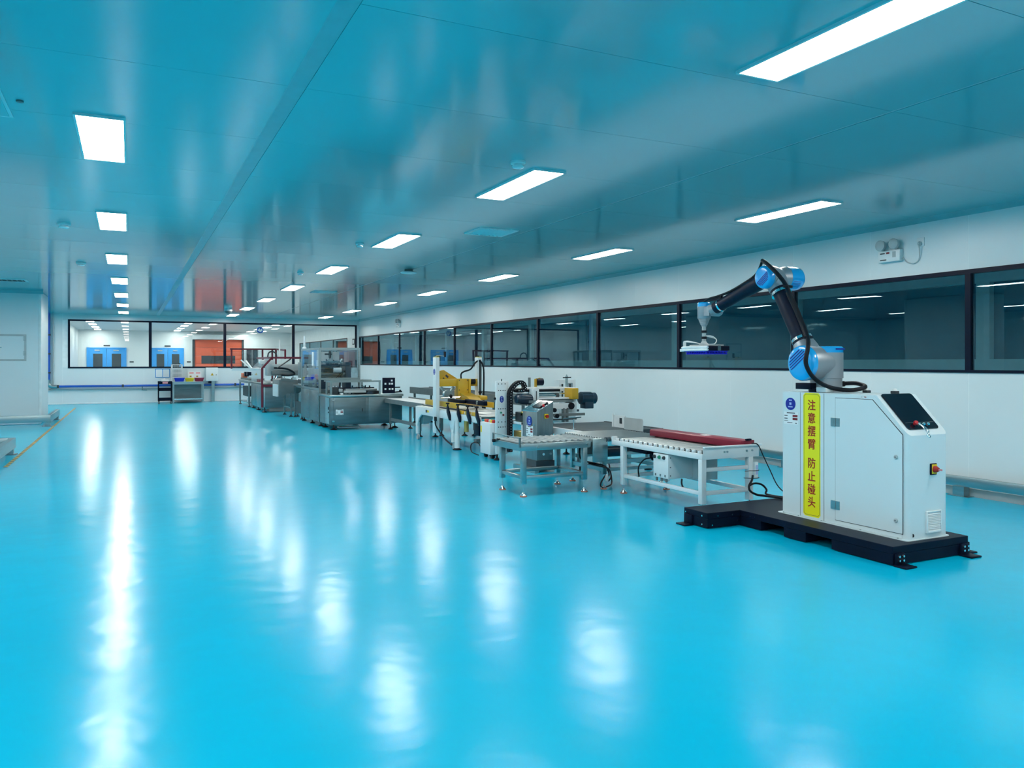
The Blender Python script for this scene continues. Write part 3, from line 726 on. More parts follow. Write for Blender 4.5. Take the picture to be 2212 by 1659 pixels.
B('louvre_back', (4.985, 5.118, yr - 0.003, yr - 0.0005, 0.186, 0.312), 'seal', lv)
slat = meshof(M().bar((-0.0665, 0, 0), (0.0665, 0, 0), 0.016, 0.0028, (0, -0.75, 0.65)), 'slat', 'plastic_white')
for i in range(11): inst(slat, 'slat', lv, (5.0515, yr - 0.0095, 0.191 + 0.0113 * i))
for x, y in ((5.12, 4.27), (5.17, 4.06)):
    f = P('lifting_lug', M().box(x - 0.022, x + 0.022, y - 0.022, y + 0.022, 1.122, 1.142), 'seal', ped, bevel=0.003)
    P('dome_cap', M().ball((x, y, 1.144), 0.018, 12, 8), 'plastic_white', f)

# ================================================================== robot arm
arm = T('industrial_robot', 'six-axis robot arm with light blue joint caps and black sleeves', 'robot', (5.0, 4.53, 1.122))
CZ = 1.122; AX, AY = 4.99, 4.545
P('base_flange', M().lathe((AX, AY, CZ), (AX, AY, CZ + 0.03), [(0.135, 0), (0.135, 0.8), (0.125, 1)], 32), 'robot_silver', arm)
P('base_connector', M().box(4.815, 4.90, 4.39, 4.485, CZ + 0.004, CZ + 0.042), 'plastic_white', arm, bevel=0.006)
P('connector_block', M().box(4.81, 4.90, 4.535, 4.69, CZ + 0.022, CZ + 0.072).box(4.82, 4.88, 4.50, 4.56, CZ, CZ + 0.03), 'black_paint', arm, bevel=0.003)
P('base_column', M().lathe((AX, AY, CZ + 0.03), (AX, AY, 1.435), [(0.120, 0), (0.120, 0.28), (0.128, 0.285), (0.128, 1)], 32), 'robot_silver', arm)
cap1 = P('joint_cap', M().lathe((AX, AY, 1.435), (AX, AY, 1.485), [(0.1285, 0), (0.1285, 0.75), (0.12, 0.95), (0.105, 1)], 32), 'robot_blue', arm)
P('cap_print', M().prism([(4.995 + 0.02 * i * 0 + a, b) for a, b in ((-0.05, 4.409), (0.05, 4.409), (0.05, 4.4105), (-0.05, 4.4105))], 'z', 1.455, 1.468), 'navy', cap1)
def shell(p0, p1, prof, n=28): return M().lathe(p0, p1, prof, n)
SY, SZ = 4.535, 1.352
P('shoulder_housing', shell((4.99, SY, SZ), (4.745, SY, SZ), [(0.105, 0), (0.115, 0.15), (0.115, 0.42), (0.135, 0.5), (0.137, 0.95), (0.134, 1)], 36), 'robot_silver', arm)
def dome_cap(p0, p1, r, stripes, flip=False):
    c = P('joint_cap', shell(p0, p1, [(r, 0), (r, 0.45), (r * 0.96, 0.75), (r * 0.86, 0.93), (r * 0.7, 1)], 36), 'robot_blue', arm)
    p0 = Vector(p0); p1 = Vector(p1); a = (p1 - p0).normalized()
    if stripes:
        m = M()
        for i in range(5):
            o = r * (0.08 + 0.16 * i) if stripes > 0 else -r * (0.08 + 0.16 * i)
            L = math.sqrt(max(0.0004, (r * 0.74) ** 2 - (o * 0.85) ** 2))
            d = Vector((0, 0.80, -0.60)); q = Vector((0, 0.60, 0.80))
            cc = p1 + q * o * 0.85
            m.bar(cc - d * L, cc + d * L, r * 0.055, 0.006, a)
        P('cap_stripe', m, 'navy', c)
    return c
dome_cap((4.745, SY, SZ), (4.695, SY, SZ), 0.139, 1)
EY, EZ = 4.94, 2.062
LX = 4.83   # lower arm plane
dirL = (Vector((LX, EY, EZ)) - Vector((LX, SY, SZ))).normalized()
pA = Vector((LX, SY, SZ)); pB = Vector((LX, EY, EZ)); LL = (pB - pA).length
P('shoulder_neck', shell(pA + dirL * 0.06, pA + dirL * 0.185, [(0.105, 0), (0.095, 0.6), (0.082, 1)], 28), 'robot_silver', arm)
P('lower_arm_sleeve', shell(pA + dirL * 0.165, pB - dirL * 0.105, [(0.078, 0), (0.080, 0.06), (0.067, 0.09), (0.066, 0.9), (0.080, 0.93), (0.078, 1)], 28), 'sleeve', arm)
for t_ in (0.205, LL - 0.165):
    P('hose_clamp', shell(pA + dirL * t_, pA + dirL * (t_ + 0.022), [(0.0825, 0), (0.0825, 1)], 28), 'chrome', arm)
P('elbow_neck', shell(pB - dirL * 0.12, pB - dirL * 0.03, [(0.082, 0), (0.092, 1)], 28), 'robot_silver', arm)
P('elbow_housing', shell((4.745, EY, EZ), (4.94, EY, EZ), [(0.085, 0), (0.098, 0.06), (0.098, 0.32), (0.084, 0.58), (0.084, 0.68), (0.095, 0.9), (0.098, 1)], 32), 'robot_silver', arm)
dome_cap((4.745, EY, EZ), (4.69, EY, EZ), 0.096, -1)
c2 = P('joint_cap', shell((4.94, EY, EZ), (5.105, EY, EZ), [(0.100, 0), (0.101, 0.6), (0.095, 0.82), (0.078, 0.95), (0.05, 1)], 36), 'robot_blue', arm)
m = M()
for i in range(5):
    a = math.radians(200 + 7 * i); r = 0.1005
    m.bar((4.95, EY + r * math.cos(a), EZ + r * math.sin(a)), (5.03, EY + r * math.cos(a), EZ + r * math.sin(a)), 0.004, 0.003)
P('cap_stripe', m, 'navy', c2)
FX = 4.72
fA = Vector((FX + 0.05, EY, EZ)); fB = Vector((FX, 5.565, 1.835)); fd = (fB - fA).normalized(); FL = (fB - fA).length
P('forearm_sleeve', shell(fA + fd * 0.05, fB - fd * 0.03, [(0.066, 0), (0.062, 0.25), (0.055, 0.45), (0.052, 0.85), (0.058, 0.88), (0.056, 1)], 24), 'sleeve', arm)
P('hose_clamp', shell(fB - fd * 0.10, fB - fd * 0.082, [(0.0585, 0), (0.0585, 1)], 24), 'chrome', arm)
P('wrist_neck', shell(fB - fd * 0.04, fB + fd * 0.03, [(0.042, 0), (0.045, 1)], 24), 'robot_silver', arm)
P('wrist_housing', shell((FX - 0.03, 5.60, 1.825), (FX + 0.10, 5.60, 1.825), [(0.045, 0), (0.052, 0.1), (0.052, 0.9), (0.045, 1)], 24), 'robot_silver', arm)
WX, WY = 4.72, 5.70
P('wrist_body', M().bar((FX, 5.58, 1.815), (WX, WY, 1.82), 0.080, 0.080).lathe((WX, WY, 1.755), (WX, WY, 1.865), [(0.056, 0), (0.059, 0.06), (0.059, 1)], 28), 'robot_silver', arm)
P('joint_cap', shell((WX, WY, 1.865), (WX, WY, 1.905), [(0.059, 0), (0.059, 0.7), (0.052, 0.95), (0.04, 1)], 28), 'robot_blue', arm)
P('tool_flange', shell((WX, WY, 1.757), (WX, WY, 1.685), [(0.050, 0), (0.050, 0.2), (0.045, 0.21), (0.045, 0.4), (0.039, 0.42), (0.039, 0.6), (0.033, 0.62), (0.033, 0.8), (0.026, 0.82), (0.024, 1)], 24), 'robot_silver', arm)
P('tool_shaft', shell((WX, WY, 1.69), (WX, WY, 1.515), [(0.019, 0), (0.019, 1)], 18), 'light_gray', arm)
for z in (1.648, 1.592): P('tube_band', shell((WX, WY, z), (WX, WY, z - 0.022), [(0.025, 0), (0.025, 1)], 18), 'black_rubber', arm)
# suction gripper
gx0, gx1, gy0, gy1 = 4.60, 4.87, 5.53, 5.84
gp = P('gripper_plate', M().box(gx0 + 0.05, gx1 - 0.05, gy0 + 0.02, gy1 - 0.02, 1.505, 1.518).lathe((WX, WY, 1.518), (WX, WY, 1.55), [(0.05, 0), (0.03, 0.5), (0.02, 1)], 18), 'light_gray', arm)
B('vacuum_block', (gx0 + 0.03, gx1, gy0, gy1, 1.462, 1.505), 'black_paint', gp, bevel=0.003)
for z in (1.492, 1.470):
    P('air_manifold', M().lathe((gx0 + 0.012, gy1 + 0.04, z), (gx0 + 0.012, gy0 - 0.01, z), [(0.010, 0), (0.013, 0.05), (0.013, 0.95), (0.010, 1)], 14), 'plastic_white', gp)
B('manifold_bracket', (gx0 - 0.002, gx0 + 0.03, gy1 + 0.03, gy1 + 0.055, 1.455, 1.482), 'plastic_white', gp)
B('clamp_plate', (gx0 + 0.13, gx0 + 0.165, gy0 - 0.006, gy0, 1.462, 1.508), 'chrome', gp)
B('cup_carrier', (gx0 + 0.01, gx1 - 0.01, gy0 + 0.01, gy1 - 0.005, 1.452, 1.463), 'suction_blue', gp)
cup = meshof(M().lathe((0, 0, 0.024), (0, 0, 0), [(0.009, 0), (0.009, 0.35), (0.015, 0.45), (0.010, 0.6), (0.016, 0.75), (0.016, 1)], 10), 'suction_cup', 'suction_blue')
for i in range(8):
    for j in range(9):
        inst(cup, 'suction_cup', gp, (gx0 + 0.025 + 0.0325 * i * 0.97, gy0 + 0.025 + 0.0325 * j, 1.430))
for dx, dy in ((-0.07, 0.10), (-0.05, 0.11), (-0.03, 0.12)):
    P('air_tube', M().tube([(WX, WY + 0.02, 1.52), (WX + dx * 0.4, WY + dy * 0.7, 1.535), (WX + dx, WY + dy + 0.06, 1.56 + dx * 0.2), (WX + dx - 0.01, WY + dy + 0.09, 1.55), (WX + dx - 0.02, WY + dy + 0.08, 1.50)], 0.0045, 6), 'plastic_white', gp)
for k in range(3):
    P('air_tube', M().tube([(WX, WY, 1.60), (WX + 0.05 + 0.01 * k, WY - 0.05, 1.595 - 0.008 * k), (WX + 0.085, WY - 0.07, 1.56), (WX + 0.07, WY - 0.06, 1.525), (WX + 0.02, WY - 0.03, 1.52)], 0.005, 6), 'plastic_white', gp)
def px_(u, v, X):
    a = (u - 1106.0) / F_PX; b = (782.0 - v) / F_PX; x = a * math.cos(YAW) + math.sin(YAW); y = -a * math.sin(YAW) + math.cos(YAW)
    return (X, y * X / x, 1.36 + b * X / x)
# dress pack: black hose from flange up the arm and over the elbow
P('hose', M().tube([(AX + 0.10, AY - 0.06, CZ + 0.065), (AX + 0.15, AY - 0.16, CZ + 0.07), (AX + 0.12, AY - 0.27, CZ + 0.045), (AX - 0.02, AY - 0.25, CZ + 0.022), (AX - 0.14, AY - 0.155, CZ + 0.045),
                    (4.70, 4.40, 1.24), (4.64, 4.42, 1.35), px_(1745, 752, 4.66), px_(1745, 731, 4.71), px_(1736, 705, 4.76), px_(1723, 672, 4.76), px_(1709, 641, 4.75), px_(1697, 615, 4.71), px_(1685, 598, 4.65), px_(1670, 582, 4.64), px_(1656, 569, 4.66), px_(1647, 563, 4.70)], 0.0165, 12, 6), 'black_rubber', arm)
P('hose', M().tube([px_(1647, 563, 4.70), (4.76, 5.05, 2.13), (4.75, 5.10, 2.08), (4.73, 5.20, 2.03), (4.71, 5.34, 1.975), (4.70, 5.48, 1.945), (4.70, 5.60, 1.93), (4.71, 5.68, 1.91)], 0.011, 10, 6), 'black_rubber', arm)
P('hose', M().tube([px_(1741, 728, 4.76), px_(1726, 690, 4.78), px_(1700, 632, 4.78)], 0.013, 8, 4), 'black_rubber', arm)
for q_ in (px_(1743, 729, 4.72), px_(1699, 619, 4.72)):
    P('hose_strap', M().bar((4.69, q_[1] - 0.01, q_[2]), (4.80, q_[1] + 0.03, q_[2] + 0.004), 0.03, 0.022), 'black_rubber', arm, bevel=0.004)
P('hose_strap', M().bar((4.70, 5.44, 1.955), (4.70, 5.455, 1.90), 0.02, 0.015), 'black_rubber', arm)
P('cable_gland', M().cyl((AX + 0.08, AY - 0.05, CZ + 0.06), (AX + 0.12, AY - 0.075, CZ + 0.066), 0.022, 12), 'black_rubber', arm)

# ================================================================== roller conveyors
def level_foot(x, y, ztop, parent, pad='pad', r=0.036):
    f = P('levelling_foot', M().cyl((x, y, 0.03), (x, y, ztop), 0.008, 10).lathe((x, y, 0.012), (x, y, 0.045), [(r * 0.9, 0), (r * 0.75, 0.25), (r * 0.3, 0.8), (r * 0.25, 1)], 18), 'chrome', parent)
    P('foot_pad', M().lathe((x, y, 0), (x, y, 0.013), [(r, 0), (r, 0.7), (r * 0.9, 1)], 18), pad, f)
    return f

# --- stainless table conveyor, rollers across (axis along Y)
tc_ = T('roller_table', 'stainless roller table with end stop on tall levelling feet', 'conveyor', (3.9, 7.38, 0))
X0, X1, Y0, Y1 = 3.52, 4.47, 7.06, 7.72
B('side_rail', (X0, X1, Y0, Y0 + 0.03, 0.465, 0.535), 'steel', tc_, bevel=0.003)
B('side_rail', (X0, X1, Y1 - 0.03, Y1, 0.465, 0.535), 'steel', tc_, bevel=0.003)
B('end_rail', (X0, X0 + 0.012, Y0 + 0.03, Y1 - 0.03, 0.465, 0.53), 'steel', tc_)
rol = meshof(M().lathe((0, Y0 + 0.032 - 7.39, 0), (0, Y1 - 0.032 - 7.39, 0), [(0.006, 0), (0.006, 0.012), (0.019, 0.014), (0.019, 0.986), (0.006, 0.988), (0.006, 1)], 14), 'roller', 'roller')
nr = 13
for i in range(nr): inst(rol, 'roller', tc_, (X0 + 0.045 + (X1 - X0 - 0.08) * i / (nr - 1), 7.39, 0.532))
B('added_dark_sheet', (X0 + 0.012, X1, Y0 + 0.03, Y1 - 0.03, 0.470, 0.476), 'seal', tc_)  # dark sheet added so the gaps between the rollers look dark
es = P('end_stop', M().box(X0 - 0.006, X0 + 0.010, Y0, Y0 + 0.022, 0.50, 0.60).box(X0 - 0.006, X0 + 0.010, Y1 - 0.022, Y1, 0.50, 0.60).cyl((X0 + 0.002, Y0, 0.595), (X0 + 0.002, Y1, 0.595), 0.007, 8), 'steel_dark', tc_)
for x, y in ((3.572, 7.09), (3.572, 7.585), (4.285, 7.09), (4.285, 7.66)):
    B('leg', (x - 0.025, x + 0.025, y - 0.025, y + 0.025, 0.13, 0.466), 'steel', tc_, bevel=0.003)
    level_foot(x, y, 0.135, tc_)
for dm in ((3.597, 4.26, 7.07, 7.11, 0.175, 0.21), (3.597, 4.26, 7.60, 7.64, 0.175, 0.21), (3.552, 3.592, 7.115, 7.56, 0.175, 0.21), (4.265, 4.305, 7.115, 7.635, 0.175, 0.21)):
    B('brace', dm, 'steel', tc_, bevel=0.002)
for x in (3.72, 4.31): P('rail_bolt', M().cyl((x, Y0, 0.50), (x, Y0 - 0.012, 0.50), 0.012, 8), 'steel', tc_)
P('sensor', M().cyl((X0 - 0.03, Y1 - 0.06, 0.52), (X0, Y1 - 0.06, 0.52), 0.018, 10), 'black_rubber', tc_)
B('stop_knob', (X0 + 0.01, X0 + 0.03, Y1 - 0.12, Y1 - 0.08, 0.50, 0.545), 'black_rubber', tc_)

# --- transfer conveyor between the two tables
tr = T('transfer_conveyor', 'stainless transfer conveyor with dense grey rollers and motor underneath', 'conveyor', (4.85, 7.5, 0))
B('side_rail', (4.50, 4.53, 7.06, 7.98, 0.45, 0.53), 'steel', tr, bevel=0.003)
B('side_rail', (5.36, 5.39, 7.06, 7.98, 0.45, 0.53), 'steel', tr, bevel=0.003)
rol2 = meshof(M().lathe((-0.41, 0, 0), (0.41, 0, 0), [(0.006, 0), (0.006, 0.012), (0.018, 0.014), (0.018, 0.986), (0.006, 0.988), (0.006, 1)], 12), 'roller', 'roller')
for i in range(17): inst(rol2, 'roller', tr, (4.945, 7.10 + 0.0525 * i, 0.530))
B('end_plate', (4.36, 4.545, 7.035, 7.05, 0.31, 0.555), 'steel', tr, bevel=0.006)
P('pivot_roller', M().cyl((4.52, 7.04, 0.54), (4.60, 7.10, 0.54), 0.025, 12), 'dark_gray', tr)
for x, y in ((4.567, 7.15), (4.555, 7.79), (5.32, 7.15), (5.32, 7.79)):
    B('leg', (x - 0.022, x + 0.022, y - 0.022, y + 0.022, 0.16, 0.455), 'steel', tr, bevel=0.002)
    level_foot(x, y, 0.165, tr)
for dm in ((4.59, 5.30, 7.13, 7.17, 0.27, 0.31), (4.59, 5.30, 7.77, 7.81, 0.27, 0.31), (4.59, 5.30, 7.13, 7.17, 0.19, 0.22), (4.545, 4.585, 7.17, 7.77, 0.19, 0.23), (5.30, 5.34, 7.17, 7.77, 0.19, 0.23)):
    B('brace', dm, 'steel', tr)
P('drive_motor', M().lathe((4.75, 7.45, 0.36), (5.10, 7.45, 0.36), [(0.05, 0), (0.06, 0.1), (0.06, 0.8), (0.045, 1)], 18), 'motor', tr)
B('gear_box', (4.66, 4.76, 7.38, 7.52, 0.29, 0.43), 'dark_gray', tr, bevel=0.008)
B('junction_box', (4.62, 4.85, 7.60, 7.75, 0.32, 0.42), 'mid_gray', tr, bevel=0.006)
for pts in ([(4.36, 7.3, 0.45), (4.34, 7.28, 0.38), (4.36, 7.26, 0.31), (4.46, 7.22, 0.28), (4.56, 7.12, 0.25), (4.60, 7.10, 0.17), (4.59, 7.11, 0.12)],
            [(4.44, 7.25, 0.27), (4.50, 7.12, 0.255), (4.58, 7.07, 0.22), (4.60, 7.06, 0.14), (4.56, 7.05, 0.10)],
            [(4.56, 7.10, 0.16), (4.50, 7.10, 0.08), (4.52, 7.12, 0.03), (4.66, 7.20, 0.02), (4.80, 7.35, 0.04), (4.82, 7.45, 0.25)]):
    P('cable', M().tube(pts, 0.008, 8), 'black_rubber', tr)
P('air_regulator', M().lathe((4.535, 7.04, 0.10), (4.535, 7.04, 0.17), [(0.014, 0), (0.02, 0.3), (0.02, 0.7), (0.012, 1)], 12), 'light_gray', tr)
gpz = P('guide_plate', M().prism([(7.62, 0.545), (7.62, 0.67), (7.64, 0.69), (8.0, 0.69), (8.0, 0.545)], 'x', 5.40, 5.412), 'light_gray', tr)
P('guide_plate', M().box(5.45, 5.462, 8.05, 8.30, 0.55, 0.70).box(5.44, 5.47, 8.30, 8.33, 0.55, 0.715), 'plastic_white', tr)
B('guide_slot', (5.446, 5.45, 8.12, 8.17, 0.60, 0.67), 'seal', tr)

# --- white roller conveyor with red side guide
wc_ = T('white_conveyor', 'white roller conveyor with red side guide and power strip on its leg', 'conveyor', (4.9, 6.25, 0))
wx0, wx1, wy0, wy1 = 4.58, 5.23, 5.56, 7.02
B('side_rail', (wx0, wx0 + 0.03, wy0, wy1, 0.488, 0.538), 'white_paint', wc_, bevel=0.003)
B('side_rail', (wx1 - 0.03, wx1, wy0, wy1, 0.488, 0.538), 'white_paint', wc_, bevel=0.003)
B('end_plate', (wx0 + 0.01, wx1 + 0.01, wy0 - 0.006, wy0, 0.488, 0.59), 'white_paint', wc_, bevel=0.002)
B('end_lip', (wx0 + 0.01, wx1 + 0.025, wy0 - 0.03, wy0, 0.590, 0.605), 'white_paint', wc_, bevel=0.003)
B('end_plate', (wx0, wx0 + 0.06, wy1 - 0.02, wy1, 0.538, 0.575), 'white_paint', wc_)
rol3 = meshof(M().lathe((wx0 + 0.032 - 4.9, 0, 0), (wx1 - 0.032 - 4.9, 0, 0), [(0.006, 0), (0.006, 0.02), (0.0175, 0.022), (0.0175, 0.978), (0.006, 0.98), (0.006, 1)], 14), 'roller', 'roller')
brk = meshof(M().box(wx0 - 4.9 + 0.002, wx0 - 4.9 + 0.028, -0.013, 0.013, -0.02, 0.018), 'bearing_block', 'white_paint', bevel=0.003)
B('added_dark_sheet', (wx0 + 0.03, wx1 - 0.03, wy0 + 0.01, wy1 - 0.02, 0.492, 0.498), 'seal', wc_)  # added sheet, dark to stand in for shade in the roller gaps
for i in range(17):
    y = wy0 + 0.05 + (wy1 - wy0 - 0.14) * i / 16
    inst(rol3, 'roller', wc_, (4.9, y, 0.545)); inst(brk, 'bearing_block', wc_, (4.9, y, 0.545))
rg = P('red_guide', M().prism([(5.04, 0.568), (5.04, 0.628), (5.055, 0.638), (5.20, 0.638), (5.20, 0.568)], 'y', wy0 + 0.01, 6.98), 'red', wc_, bevel=0.003, label='dark red box-section side guide')
B('guide_sticker', (5.08, 5.16, 6.12, 6.2, 0.638, 0.6395), 'paper', rg)
for i in range(9): B('guide_standoff', (5.06, 5.18, 5.65 + 0.155 * i, 5.675 + 0.155 * i, 0.535, 0.568), 'dark_gray', rg)
for x, y in ((4.605, 5.585), (5.15, 5.585), (4.605, 6.83), (5.15, 6.83)):
    B('leg', (x - 0.026, x + 0.026, y - 0.026, y + 0.026, 0.09, 0.489), 'white_paint', wc_, bevel=0.004)
    level_foot(x, y, 0.095, wc_)
for dm in ((4.59, 4.62, 5.61, 6.805, 0.165, 0.20), (5.135, 5.165, 5.61, 6.805, 0.165, 0.20), (4.63, 5.125, 5.57, 5.60, 0.165, 0.20), (4.63, 5.125, 6.815, 6.845, 0.165, 0.20), (4.63, 5.125, 5.57, 5.60, 0.375, 0.41), (4.63, 5.125, 6.815, 6.845, 0.40, 0.43)):
    B('brace', dm, 'white_paint', wc_, bevel=0.003)
bxp = B('control_box', (4.585, 4.87, 6.055, 6.29, 0.25, 0.478), 'white_paint', wc_, bevel=0.004)
for i, (y, mt) in enumerate(((6.262, 'dark_gray'), (6.187, 'green'), (6.115, 'dark_gray'))):
    P('push_button', M().lathe((4.585, y, 0.445), (4.565, y, 0.445), [(0.018, 0), (0.018, 0.4), (0.012, 1)], 12), mt, bxp)
for y in (6.25, 6.175, 6.10):
    P('cable_gland', M().cyl((4.60, y, 0.25), (4.60, y, 0.215), 0.012, 10), 'mid_gray', bxp)
    B('mounting_tab', (4.581, 4.585, y - 0.008, y + 0.008, 0.262, 0.285), 'mid_gray', bxp)
for y in (6.055,):
    for z in (0.28, 0.36, 0.45): P('bolt', M().cyl((4.61, y, z), (4.61, y - 0.006, z), 0.006, 8), 'mid_gray', bxp)
B('drive_cover', (4.87, 5.05, 5.9, 6.4, 0.24, 0.46), 'light_gray', wc_, bevel=0.006)
B('chain_guard', (4.66, 5.12, 6.50, 6.80, 0.435, 0.485), 'black_paint', wc_, bevel=0.004)
P('drive_motor', M().lathe((4.80, 6.62, 0.40), (4.98, 6.62, 0.40), [(0.03, 0), (0.05, 0.1), (0.05, 0.9), (0.03, 1)], 16), 'black_paint', wc_)
P('cable', M().tube([(4.80, 6.62, 0.38), (4.74, 6.66, 0.36), (4.70, 6.70, 0.28), (4.72, 6.72, 0.18)], 0.007, 8), 'black_rubber', wc_)
P('cable', M().tube([(4.72, 6.02, 0.25), (4.71, 6.01, 0.2), (4.73, 5.99, 0.14)], 0.008, 8), 'black_rubber', wc_)
for x in (4.83, 4.862, 5.09, 5.155):
    P('bolt', M().cyl((x, wy0 - 0.006, 0.548), (x, wy0 - 0.016, 0.548), 0.009, 8), 'steel', wc_)
strip = T('power_strip', 'white power strip tied to the leg of the white conveyor', 'power strip', (5.19, 5.56, 0.30))
B('shell', (5.172, 5.212, 5.53, 5.56, 0.285, 0.44), 'plastic_white', strip, bevel=0.006)
for z in (0.372, 0.325): B('socket_insert', (5.180, 5.204, 5.527, 5.531, z, z + 0.040), 'badge_print', strip)
# cables beside the robot base
def py_(u, v, Y):
    a = (u - 1106.0) / F_PX; b = (782.0 - v) / F_PX; x = a * math.cos(YAW) + math.sin(YAW); y = -a * math.sin(YAW) + math.cos(YAW)
    return (x * Y / y, Y, 1.36 + b * Y / y)
tag(P('cable_loop', M().tube([py_(1626, 1027, 5.51), py_(1624, 1038, 5.49), py_(1618, 1050, 5.45), py_(1621, 1061, 5.43), py_(1636, 1069, 5.42), py_(1652, 1071, 5.40), (5.24, 5.25, 0.142), (5.12, 4.95, 0.142), (5.08, 4.86, 0.142)], 0.010, 10)
      .tube([py_(1619, 1049, 5.46), py_(1630, 1044, 5.47), py_(1646, 1047, 5.47), py_(1656, 1058, 5.45), py_(1657, 1068, 5.42), (5.28, 5.22, 0.145), (5.16, 4.95, 0.145), (5.12, 4.86, 0.145)], 0.009, 10), 'black_rubber', loc=(5.2, 5.4, 0.14)), 'thick black power cable looped between white conveyor and robot base', 'cable')
tag(P('sensor_cable', M().tube([(5.14, 5.54, 0.612), (5.20, 5.525, 0.60), (5.24, 5.50, 0.50), (5.29, 5.46, 0.36), (5.33, 5.40, 0.22), (5.38, 5.28, 0.140), (5.39, 5.08, 0.139), (5.395, 5.035, 0.10), (5.40, 5.02, 0.03), (5.42, 4.9, 0.008)], 0.005, 8), 'black_rubber', loc=(5.2, 5.5, 0.3)), 'thin black sensor cable hanging from the red guide end', 'cable')
tag(B('photo_sensor', (5.09, 5.15, 5.55, 5.575, 0.638, 0.655), 'black_paint', bevel=0.004), 'small black sensor on the near end of the red guide', 'sensor')
tag(P('cable_tie', M().tube([(5.06, 5.545, 0.36), (5.10, 5.525, 0.365), (5.16, 5.52, 0.362), (5.21, 5.52, 0.364), (5.215, 5.55, 0.364)], 0.003, 6), 'black_rubber', loc=(5.12, 5.53, 0.36)), 'upper black tie around the power strip and conveyor leg', 'cable tie')
tag(P('cable_tie', M().tube([(5.05, 5.545, 0.30), (5.10, 5.525, 0.297), (5.16, 5.52, 0.293), (5.21, 5.52, 0.295), (5.215, 5.55, 0.295)], 0.003, 6), 'black_rubber', loc=(5.12, 5.53, 0.30)), 'lower black tie around the power strip and conveyor leg', 'cable tie')

# ================================================================== packing line
def _ray(u, v):
    a = (u - 1106.0) / F_PX; b = (782.0 - v) / F_PX
    return a * math.cos(YAW) + math.sin(YAW), -a * math.sin(YAW) + math.cos(YAW), b
def aty(u, v, Y):
    x, y, b = _ray(u, v); t = Y / y; return (x * t, Y, 1.36 + b * t)
def atx(u, v, X):
    x, y, b = _ray(u, v); t = X / x; return (X, y * t, 1.36 + b * t)

def foot(x, y, ztop, parent, r=0.05):
    f = P('levelling_foot', M().cyl((x, y, 0.02), (x, y, ztop), 0.012, 8).lathe((x, y, 0), (x, y, 0.035), [(r, 0), (r, 0.25), (r * 0.4, 0.9), (r * 0.3, 1)], 14), 'black_rubber', parent)
    return f

# ------------------------------------------------ corner sealer (white columns, cable chain, motors)
cs_ = T('carton_edge_sealer', 'white gantry carton sealer with cable chain and dark motors', 'packing machine', (5.2, 9.8, 0))
col = P('column', M().box(4.50, 4.66, 9.75, 9.79, 0.10, 1.097).box(4.60, 4.70, 9.79, 9.97, 0.10, 1.097), 'white_paint', cs_, bevel=0.004)
for z, xs_ in ((1.06, (0.18, 0.5, 0.82)), (0.97, (0.2, 0.4, 0.62, 0.82)), (0.72, (0.2, 0.4, 0.62, 0.82)), (0.54, (0.18, 0.5, 0.82)), (0.47, (0.2, 0.4, 0.62, 0.82)), (0.14, (0.7,))):
    for f in xs_: P('bolt', M().cyl((4.50 + 0.16 * f, 9.75, z), (4.50 + 0.16 * f, 9.743, z), 0.007, 8), 'dark_gray', col)
P('top_pin', M().cyl((4.62, 9.84, 1.097), (4.62, 9.84, 1.125), 0.008, 8), 'dark_gray', col)
badge(col, (4.58, 9.749, 0.85), 0.048, '-y', 0.62)
pnl = B('button_panel', (4.535, 4.625, 9.745, 9.75, 0.575, 0.70), 'plastic_white', col)
P('green_button', M().cyl((4.565, 9.745, 0.668), (4.565, 9.73, 0.668), 0.013, 12), 'green', pnl)
P('red_button', M().cyl((4.60, 9.745, 0.635), (4.60, 9.73, 0.635), 0.013, 12), 'label_red', pnl)
P('knob', M().ball((4.488, 9.77, 0.86), 0.018), 'black_rubber', col)
# cable chain: links along a path
chain_px = [(1101, 976), (1101, 960), (1101, 930), (1101, 900), (1101, 870), (1101, 850), (1105, 840), (1112, 831), (1120, 826), (1127, 826), (1132, 832), (1133, 839), (1128, 843.5), (1118, 844), (1111, 845)]
path = smooth_path([aty(u, v, 9.71) for u, v in chain_px], 6)
def resample(path, step):
    out = [path[0]]; acc = 0
    for a, b in zip(path[:-1], path[1:]):
        L = (b - a).length; t = step - acc
        while t <= L:
            out.append(a + (b - a) * (t / L)); t += step
        acc = (acc + L) % step if L > 0 else acc
    return out
link = meshof(M().box(-0.019, 0.019, -0.04, 0.04, -0.026, 0.026).cyl((-0.012, -0.045, 0), (-0.012, -0.038, 0), 0.006, 8), 'chain_link', 'black_rubber', bevel=0.004, seg=1)
dot = meshof(M().cyl((0, -0.0455, 0), (0, -0.04, 0), 0.0055, 8), 'link_rivet', 'plastic_white')
cc = P('cable_chain', M().tube([tuple(q) for q in path], 0.02, 8, 1), 'black_rubber', cs_)
rs = resample(path, 0.037)
for a, b in zip(rs[:-1], rs[1:]):
    o = inst(link, 'chain_link', cc, (a + b) / 2); d = b - a; o.rotation_euler = (0, -math.atan2(d.z, d.x), 0)
    o2 = inst(dot, 'link_rivet', cc, (a + b) / 2); o2.rotation_euler = o.rotation_euler
cb_ = P('cable_chain', M().bar(aty(1136, 844, 9.71), aty(1208, 843, 9.71), 0.06, 0.035), 'black_rubber', cs_, bevel=0.006)
B('gantry_beam', (4.72, 5.62, 9.76, 9.92, 0.945, 1.005), 'white_paint', cs_, bevel=0.004)
P('guide_rod', M().cyl((4.80, 9.73, 0.915), (5.60, 9.73, 0.915), 0.012, 10), 'chrome', cs_)
P('guide_rod', M().cyl((5.10, 9.70, 0.885), (5.42, 9.70, 0.885), 0.016, 10), 'chrome', cs_)
